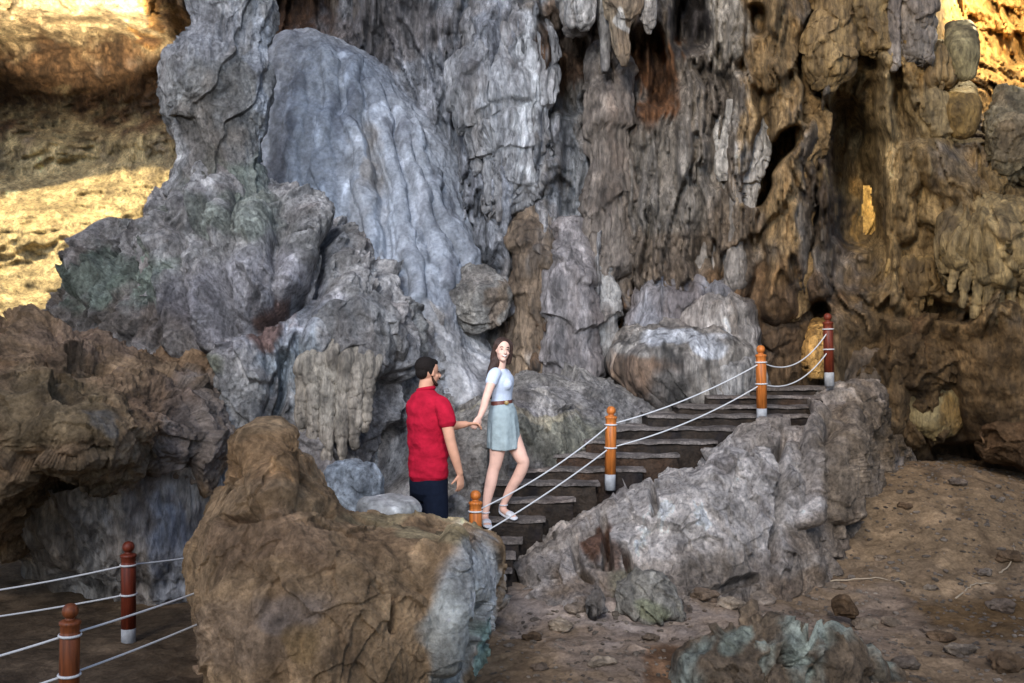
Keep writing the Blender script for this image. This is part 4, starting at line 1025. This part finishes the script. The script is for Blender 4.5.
U, W = .62, .40
rope(PB[0], PB[1], U, U, .06, 'upper white rope from the lowest stair post up to the middle one', 'ropes of the stair railing')
rope(PB[0], PB[1], W, W, .03, 'lower white rope from the lowest stair post up to the middle one', 'ropes of the stair railing')
rope(PB[1], PB[2], U, U, .06, 'upper white rope between the two orange posts with full sleeves', 'ropes of the stair railing')
rope(PB[1], PB[2], W, W, .07, 'lower white rope between the two orange posts with full sleeves', 'ropes of the stair railing')
rope(PB[2], PB[3], U, U, .19, 'upper slack white rope reaching the red-brown top post', 'ropes of the stair railing')
rope(PB[2], PB[3], W, W, .16, 'lower slack white rope reaching the red-brown top post', 'ropes of the stair railing')
off1 = np.array([-6.1, 6.4, -.55]); off2 = np.array([-4.6, 4.6, -.62]); off3 = np.array([-1.55, 7.3, -.30])
rope(off1, PB[4], U, U, .14, 'upper sagging rope arriving from the left at the dark red post', 'ropes of the left railing')
rope(off1, PB[4], W, W, .10, 'lower sagging rope arriving from the left at the dark red post', 'ropes of the left railing')
rope(off2, PB[5], U, U, .10, 'upper rope arriving from the left at the nearest brown post', 'ropes of the left railing')
rope(off2, PB[5], W, W, .10, 'lower rope arriving from the left at the nearest brown post', 'ropes of the left railing')
rope(PB[5], off3, U, U - .05, .03, 'upper rope running right from the nearest brown post behind the foreground boulder', 'ropes of the left railing')
rope(PB[5], off3, W, W - .02, .03, 'lower rope running right from the nearest brown post behind the foreground boulder', 'ropes of the left railing')
rope(PB[4], np.array([-2.1, 8.4, -.4]), U, U - .1, .03, 'short rope leaving the dark red post towards the pale rock', 'ropes of the left railing')

# ------------------------------------------------------------------ people
class Soup:
    def __init__(s): s.v = []; s.f = []; s.n = 0

    def add(s, V, Fq):
        s.v.append(np.asarray(V, float)); s.f += [[i + s.n for i in q] for q in Fq]; s.n += len(V)

    def tube(s, pts, radii, side=(0, 1, 0), n=18, res=None, flat=False):
        """pts: Nx3, radii: (a along side, b across) per point; closed rounded ends"""
        pts = np.array(pts, float); rd = np.array([(r, r) if np.isscalar(r) else r for r in radii], float)
        m = res or max(8, len(pts) * 5)
        pts = crom(pts, m); rd = np.maximum(crom(rd, m), .0015)
        T = np.gradient(pts, axis=0); T /= np.linalg.norm(T, axis=1)[:, None]
        S = np.tile(np.array(side, float), (m, 1)); S -= T * (S * T).sum(1)[:, None]; S /= np.linalg.norm(S, axis=1)[:, None]
        B = np.cross(T, S)
        # rounded ends
        e = rd.mean(1)
        pre = [(pts[0] - T[0] * e[0] * a, rd[0] * b, S[0], B[0]) for a, b in ((.55, .35), (.4, .7))]
        post = [(pts[-1] + T[-1] * e[-1] * a, rd[-1] * b, S[-1], B[-1]) for a, b in ((.4, .7), (.55, .35))]
        if flat: pre = []; post = []
        allr = pre + [(pts[i], rd[i], S[i], B[i]) for i in range(m)] + post
        th = np.linspace(0, 2 * np.pi, n, endpoint=False)
        V = np.concatenate([p + r[0] * np.cos(th)[:, None] * S_ + r[1] * np.sin(th)[:, None] * B_ for p, r, S_, B_ in allr])
        k = len(allr); Fq = grid_faces(k, n, True).tolist(); Fq.append(list(range(n))[::-1]); Fq.append([(k - 1) * n + j for j in range(n)])
        s.add(V, Fq)

    def ell(s, c, r, fwd=(1, 0, 0), up=(0, 0, 1), n=20):
        """r: (along fwd, sideways, along up)"""
        f = np.array(fwd, float); f /= np.linalg.norm(f); u = np.array(up, float); u -= f * (u @ f); u /= np.linalg.norm(u); l = np.cross(u, f)
        th = np.linspace(.04, np.pi - .04, n); ph = np.linspace(0, 2 * np.pi, n * 2, endpoint=False)
        T, Q = np.meshgrid(th, ph, indexing='ij')
        V = (np.array(c) + r[0] * (np.sin(T) * np.cos(Q))[..., None] * f + r[1] * (np.sin(T) * np.sin(Q))[..., None] * l + r[2] * np.cos(T)[..., None] * u).reshape(-1, 3)
        k = n * 2; Fq = grid_faces(n, k, True).tolist(); Fq.append(list(range(k))[::-1]); Fq.append([(n - 1) * k + j for j in range(k)])
        s.add(V, Fq)

    def build(s, name, mat, parent, voxel=None, smooth_it=4, cutz=None):
        V = np.concatenate(s.v)
        o = make_obj(name, V - np.array(parent_loc(parent)), s.f, mat, parent)
        if voxel:
            md = o.modifiers.new('r', 'REMESH'); md.mode = 'VOXEL'; md.voxel_size = voxel; md.use_smooth_shade = True
            if smooth_it:
                ms = o.modifiers.new('s', 'SMOOTH'); ms.factor = .5; ms.iterations = smooth_it
            dg = bpy.context.evaluated_depsgraph_get(); dg.update()
            me = bpy.data.meshes.new_from_object(o.evaluated_get(dg)); o.modifiers.clear(); me.name = name
            if not me.materials: me.materials.append(mat)
            me.polygons.foreach_set('use_smooth', np.ones(len(me.polygons), bool)); o.data = me
        return o


def parent_loc(p):
    return list(p.location) if p else (0, 0, 0)


def hand(s, wrist, d, palm_n, sc=1.0, curl=.5, side=1):
    """wrist point, finger direction d, palm normal (side the fingers curl to)"""
    d = np.array(d, float); d /= np.linalg.norm(d); n = np.array(palm_n, float); n -= d * (n @ d); n /= np.linalg.norm(n)
    l = np.cross(d, n) * side
    w_ = np.array(wrist, float)
    s.tube([w_, w_ + d * .045 * sc, w_ + d * .088 * sc], [(.026 * sc, .019 * sc), (.038 * sc, .016 * sc), (.040 * sc, .013 * sc)], side=l, n=16)
    for i, (off, ln) in enumerate(((.030, .070), (.010, .080), (-.010, .075), (-.029, .058))):
        b = w_ + d * .078 * sc + l * off * sc
        p = [b]; a = 0; q = b
        for seg, c in ((.45, .35), (.32, .9), (.23, .7)):
            a += c * curl; q = q + (d * math.cos(a) + n * math.sin(a)) * ln * seg * sc; p.append(q)
        s.tube(p, [.0095 * sc, .009 * sc, .008 * sc, .0065 * sc], side=l, n=10, res=12)
    b = w_ + d * .02 * sc + l * .026 * sc
    s.tube([b, b + (d * .7 + l * .7 + n * .2) * .035 * sc, b + (d * .95 + l * .75 + n * .5) * .06 * sc], [.013 * sc, .0105 * sc, .008 * sc], side=n, n=10, res=10)


def head(s, c, fwd, up, sc=1.0, beard=False):
    f = np.array(fwd, float); f /= np.linalg.norm(f); u = np.array(up, float); u -= f * (u @ f); u /= np.linalg.norm(u); l = np.cross(u, f)
    c = np.array(c, float); W_ = lambda a, b, g: c + (f * a + l * b + u * g) * sc
    s.ell(W_(-.012, 0, .025), (.095 * sc, .074 * sc, .090 * sc), f, u)
    s.ell(W_(.022, 0, -.035), (.062 * sc, .056 * sc, .078 * sc), f, u)
    s.ell(W_(.055, 0, -.092), (.026 * sc, .028 * sc, .022 * sc), f, u, 12)
    s.tube([W_(.080, 0, .012), W_(.094, 0, -.010), W_(.106, 0, -.030), W_(.092, 0, -.038)], [.008 * sc, .009 * sc, .014 * sc, .011 * sc], side=l, n=10)
    for q in (-1, 1):
        s.ell(W_(.0, q * .074, -.005), (.018 * sc, .008 * sc, .030 * sc), f + l * q * .3, u, 10)
        s.ell(W_(.052, q * .036, -.032), (.024 * sc, .022 * sc, .020 * sc), f, u, 10)
    s.ell(W_(.080, 0, -.058), (.014 * sc, .026 * sc, .012 * sc), f, u, 10)
    return W_, f, l, u


# --- woman
wloc = P(497, 522, 8.92)
wo = empty('person', wloc, 'young woman in a pale blue top and grey skirt looking back from the stair', 'person')
J = lambda px, py, D: P(px, py, D)
fw = np.array([.28, -.93, .04]); upw = np.array([.10, 0, 1.0])       # head turned back to the camera
hc = J(502.5, 350, 8.95)
b = Soup()
Wf, hf, hl_, hu = head(b, hc, fw, upw, .92)
b.tube([J(500, 374, 9.0), J(500.5, 368, 8.98), J(501.5, 360, 8.97)], [.050, .045, .046], n=16)
# torso, facing right and slightly to the viewer; wide axis runs in depth and a little across
ws = np.array([.45, .89, 0.0])
b.tube([J(503.5, 425, 9.0), J(503, 415, 9.0), J(501.5, 402, 9.0), J(501, 390, 9.0), J(501, 380, 8.99), J(500.5, 372, 8.99)],
       [(.115, .085), (.115, .085), (.105, .075), (.115, .08), (.135, .09), (.105, .055)], side=ws, n=24)
b.ell(J(506, 384, 8.92), (.045, .05, .045), (1, -.4, 0), n=12)
# near arm reaching back and down to the man's hand
b.tube([J(494.5, 374.5, 8.86), J(491, 384, 8.80), J(486.5, 397, 8.75), J(483.5, 408, 8.69), J(479.5, 417.5, 8.62)], [.047, .042, .036, .033, .024], n=14, side=(0, 1, 0))
hand(b, J(479.6, 417, 8.62), J(474.5, 426, 8.56) - J(479.6, 417, 8.62), (-.7, .3, -.4), .92, .9, 1)
# far arm, bent in front
b.tube([J(505, 375, 9.10), J(506, 385, 9.17), J(504.5, 398, 9.19), J(502, 408, 9.18), J(501, 417, 9.16)], [.044, .039, .033, .030, .022], n=14, side=(1, 0, 0))
hand(b, J(501, 417, 9.16), (-.05, 0, -1), (-1, 0, 0), .85, .5, -1)
# legs
b.tube([J(500, 424, 8.95), J(498.5, 440, 8.94), J(496, 461, 8.93), J(493.5, 470, 8.93), J(491, 482, 8.92), J(487.5, 498, 8.90), J(485.8, 511, 8.885)],
       [.088, .082, .060, .053, .054, .042, .030], n=18)
b.tube([J(507, 424, 9.08), J(513, 440, 9.03), J(521, 457, 8.98), J(523.5, 463, 8.98), J(519, 475, 9.00), J(509.5, 491, 9.03), J(504, 503, 9.04)],
       [.088, .082, .062, .054, .054, .042, .030], n=18)
FEET = [((485.5, 511, 8.885), (487.5, 524, 8.72)), ((503.5, 503.5, 9.04), (513.5, 516, 8.93))]
for (a, t_) in FEET:
    A_ = J(*a); T_ = J(*t_); dh = T_ - A_
    b.tube([A_, A_ + np.array([-.005, .01, -.055])], [.032, .034], n=14, side=(1, 0, 0))
    b.tube([A_ + np.array([-.01, .02, -.06]), A_ + dh * .5 + np.array([0, 0, -.035]), T_ + np.array([0, 0, -.005])], [(.030, .028), (.036, .024), (.034, .013)], side=(1, .3, 0), n=14)
b.build('body', M_skin_pale, wo, .0055, 3)
# shoes
for (a, t_) in FEET:
    s = Soup(); A_ = J(*a); T_ = J(*t_); dh = T_ - A_
    s.tube([A_ + np.array([-.015, .035, -.085]), A_ + dh * .45 + np.array([0, 0, -.065]), T_ + np.array([0.002, 0, -.018]), T_ + dh * .12 + np.array([0, 0, -.015])], [(.034, .020), (.040, .016), (.042, .016), (.032, .010)], side=(1, .3, 0), n=16)
    s.tube([A_ + np.array([-.012, .035, -.025]), A_ + np.array([-.014, .038, -.085])], [(.032, .022), (.033, .022)], side=(1, 0, 0), n=14)
    s.tube([T_ * .55 + A_ * .45 + np.array([0, 0, -.03]), T_ * .85 + A_ * .15 + np.array([0, 0, -.008])], [(.042, .028), (.041, .020)], side=(1, .3, 0), n=14)
    s.build('shoe', M_shoe, wo, .006, 2)
    s = Soup(); q = np.linspace(0, 2 * np.pi, 16); cpt = A_ + np.array([0, 0, -.012])
    v, f = curve_tube(np.stack([cpt[0] + .036 * np.cos(q), cpt[1] + .036 * np.sin(q), np.full(16, cpt[2])], -1), .006, 6); s.add(v, f); s.build('ankle_strap', M_shoe, wo)
# top
s = Soup()
s.tube([J(501.5, 403, 9.0), J(501.3, 396, 9.0), J(501, 390, 9.0), J(501, 380, 8.99), J(500.5, 373.5, 8.99), J(500.5, 370.5, 8.99)],
       [(.120, .088), (.124, .09), (.136, .10), (.155, .106), (.130, .075), (.075, .058)], side=ws, n=26)
s.ell(J(505.5, 384, 8.925), (.062, .06, .062), (1, -.4, 0), n=12)
s.tube([J(496.5, 373, 8.90), J(494, 375.5, 8.855), J(491, 383, 8.805)], [.055, .058, .054], n=16)
s.tube([J(504, 374, 9.06), J(505.5, 376, 9.10), J(506, 384, 9.16)], [.055, .056, .052], n=16)
s.build('top', M_top, wo, .006, 3)
s = Soup(); s.tube([J(501.8, 404.8, 9.0), J(501.7, 400.6, 9.0)], [(.127, .093), (.124, .090)], side=ws, n=30); s.build('belt', M_belt, wo, .005, 1)
s = Soup(); s.ell(P(506.5, 402.6, 8.885), (.02, .008, .02), (1, 0, 0)); s.build('belt_buckle', plain('brass_buckle', '#8d7445', .35, .6), wo)
s = Soup()
s.tube([J(501.8, 403.5, 9.0), J(502.5, 412, 9.0), J(503.0, 424, 9.0), J(503.6, 437, 9.0), J(504.2, 448, 9.0)],
       [(.125, .092), (.152, .120), (.166, .132), (.172, .138), (.176, .142)], side=ws, n=40, res=30, flat=True)
V = s.v[0]; z_top = J(500, 403, 9)[2]; z_bot = J(500, 449, 9)[2]
cxw = J(503.4, 425, 9.0)
ang = np.arctan2(V[:, 1] - cxw[1], V[:, 0] - cxw[0]); tt = np.clip((z_top - V[:, 2]) / (z_top - z_bot), 0, 1)
k = 1 + .06 * tt * np.sin(ang * 9 + tt * 2) + .03 * tt * np.sin(ang * 17 + 1)
V[:, 0] = cxw[0] + (V[:, 0] - cxw[0]) * k; V[:, 1] = cxw[1] + (V[:, 1] - cxw[1]) * k
V[:, 2] = np.where(tt > .9, V[:, 2] + .012 * np.sin(ang * 2 + 1), V[:, 2])
s.build('skirt', M_skirt, wo, .0065, 2)
# hair: shell on the skull and long fall behind the near shoulder
s = Soup(); c = hc
s.ell(Wf(-.027, 0, .038), (.092, .079, .085), hf, hu)
for q in (-1, 1):
    s.tube([Wf(.012, q * .040, .100), Wf(.018, q * .074, .062), Wf(.0, q * .084, .0), Wf(-.02, q * .085, -.06), Wf(-.04, q * .075, -.12)], [.018, .020, .020, .025, .028], n=12)
s.tube([Wf(-.06, 0, .03), Wf(-.07, 0, -.06), J(494, 366, 8.95), J(491, 374, 8.94), J(489.3, 384, 8.92), J(489.5, 392, 8.91), J(491, 399, 8.92)], [(.085, .06), (.080, .055), (.060, .045), (.048, .038), (.040, .030), (.030, .02), (.010, .008)], side=(.35, .93, 0), n=18)
s.build('hair', M_hairw, wo, .0065, 2)
for q in (-1, 1):
    s = Soup(); s.ell(Wf(.076, q * .030, .004), (.006, .011, .0042), hf, hu, 8); s.build('eye', M_eye, wo)
    s = Soup(); s.tube([Wf(.078, q * .016, .022), Wf(.078, q * .032, .027), Wf(.066, q * .048, .021)], [.003, .0035, .0025], side=hu, n=8); s.build('eyebrow', M_hairw, wo)
s = Soup(); s.tube([Wf(.080, -.026, -.054), Wf(.090, -.012, -.061), Wf(.093, 0, -.063), Wf(.090, .012, -.061), Wf(.080, .026, -.054)], [.002, .0045, .005, .0045, .002], side=hu, n=8); s.build('lips', M_lip, wo)
s = Soup(); s.tube([Wf(.088, -.019, -.056), Wf(.098, 0, -.0625), Wf(.088, .019, -.056)], [.003, .0048, .003], side=hu, n=8); s.build('teeth', M_tooth, wo)

# --- man
mloc = P(427, 572, 8.3)
mo = empty('person', mloc, 'bearded man in a red polo shirt seen from behind holding the woman\'s hand', 'person')
fm = np.array([.74, .67, 0.0]); fm /= np.linalg.norm(fm); sm_ = np.array([fm[1], -fm[0], 0.0])   # his right side: towards right-near
mc = lambda px, py, dr=0., df=0.: P(px, py, 8.3) + sm_ * dr + fm * df
b = Soup()
hmf = np.array([.84, .54, -.02]); hmc = P(428.5, 372, 8.3)
Mf, mf_, ml_, mu_ = head(b, hmc, hmf, (0, 0, 1), 1.02)
b.tube([P(425, 397, 8.3), P(425.5, 390, 8.3), P(427, 380, 8.3)], [.066, .062, .060], n=16)
b.tube([P(428.5, 480, 8.3), P(428, 465, 8.3), P(427.5, 445, 8.3), P(427, 420, 8.3), P(426.5, 408, 8.3), P(425.5, 399, 8.3)],
       [(.165, .115), (.162, .115), (.155, .11), (.175, .115), (.165, .095), (.10, .07)], side=sm_, n=26)
shR = P(443, 400, 8.15)
b.tube([P(440, 407, 8.19), P(446, 420, 8.115), P(450.5, 441, 8.08), P(455, 457, 8.08), P(460, 474, 8.09)], [.052, .052, .044, .040, .028], n=16)
hand(b, P(460.2, 474, 8.09), (.03, .02, -1), (-.6, .6, 0), 1.0, .45, -1)
b.tube([P(414, 402, 8.50), P(425, 420, 8.58), P(440, 427, 8.63), P(456, 425.5, 8.60), P(467, 424, 8.575)], [.060, .052, .044, .038, .027], n=16, side=(0, 0, 1))
hand(b, P(467.5, 424, 8.575), (1, -.02, -.02), (0, -.35, -1), .95, .8, 1)
for q, x in ((-1, 421.5), (1, 435)):
    o_ = sm_ * q * .10
    b.tube([P(428.5, 480, 8.3) + o_ * .95, P(428.5, 505, 8.3) + o_, P(428.5, 525, 8.3) + o_, P(428, 545, 8.3) + o_, P(427.5, 566, 8.3) + o_], [.095, .085, .062, .058, .038], n=16)
    b.tube([P(427, 569, 8.3) + o_, P(427, 570, 8.3) + o_ + fm * .16], [(.04, .03), (.045, .022)], side=sm_, n=12)
b.build('body', M_skin, mo, .006, 3)
s = Soup()
s.tube([P(428, 475.5, 8.3), P(428, 470, 8.3), P(427.5, 455, 8.3), P(427, 438, 8.3), P(426.8, 418, 8.3), P(426.5, 404, 8.3), P(425.5, 396, 8.3), P(425.5, 391.5, 8.3)],
       [(.200, .150), (.198, .148), (.188, .142), (.188, .14), (.212, .148), (.206, .130), (.150, .100), (.088, .080)], side=sm_, n=40, res=44)
V = s.v[0]; zz = V[:, 2]
ww = .018 * fbm(V, 4.5, 2, 901, (1, 1, 2.2)) + .014 * ridged(V, 5, 2, 903, (.6, .6, 1.6)) * smooth(1.3, .7, zz)
cc = P(427.5, 435, 8.3); r_ = V[:, :2] - cc[:2]; r_ /= np.linalg.norm(r_, axis=1)[:, None]; V[:, :2] += r_ * ww[:, None]
s.tube([P(437, 403, 8.22), P(441.5, 405, 8.165), P(445.5, 414, 8.12), P(447.8, 424, 8.10)], [.066, .072, .073, .072], n=18)
s.tube([P(416, 405, 8.42), P(414, 406, 8.47), P(420, 415, 8.55), P(428, 421, 8.6)], [.062, .068, .07, .066], n=18)
s.build('polo_shirt', M_red, mo, .0065, 3)
s = Soup(); q = np.linspace(0, 2 * np.pi, 26); cp = P(426, 389, 8.3)
v, f = curve_tube(np.stack([cp[0] + .066 * np.cos(q), cp[1] + .066 * np.sin(q), cp[2] + .012 * np.cos(q + .4)], -1), .017, 8); s.add(v, f); s.build('collar', M_red, mo)
s = Soup()
s.tube([P(428.5, 472, 8.3), P(428.5, 482, 8.3), P(428.5, 492, 8.3)], [(.182, .135), (.19, .145), (.18, .14)], side=sm_, n=26)
for q in (-1, 1):
    o_ = sm_ * q * .095
    s.tube([P(428.5, 482, 8.3) + o_ * .9, P(428.8, 500, 8.3) + o_, P(429, 520, 8.3) + o_ * 1.05], [.108, .104, .100], n=18)
s.build('shorts', M_navy, mo, .007, 3)
s = Soup()
s.ell(Mf(-.030, 0, .048), (.092, .083, .082), hmf, (0, 0, 1)); s.ell(Mf(-.060, 0, .0), (.052, .070, .062), hmf, (0, 0, 1)); s.ell(Mf(.025, 0, .078), (.055, .060, .034), hmf, (0, 0, 1))
for q in (-1, 1): s.ell(Mf(-.012, q * .070, .015), (.022, .012, .04), hmf, (0, 0, 1), 10)
s.build('hair', M_hairb, mo, .006, 2)
s = Soup()
for q in (-1, 1): s.tube([Mf(.0, q * .060, -.03), Mf(.015, q * .058, -.065), Mf(.045, q * .040, -.095), Mf(.078, 0, -.105)], [.007, .011, .014, .015], side=(0, 0, 1), n=12)
s.tube([Mf(.096, -.022, -.058), Mf(.102, 0, -.050), Mf(.096, .022, -.058)], [.006, .007, .006], side=(0, 0, 1), n=8)
s.build('beard', plain('dark_beard', '#3b2a21', .9, .1, 150, .006, .5), mo, .005, 2)
for q in (-1, 1):
    s = Soup(); s.ell(Mf(.076, q * .031, .004), (.007, .013, .006), hmf, (0, 0, 1), 8); s.build('eye', M_eye, mo)
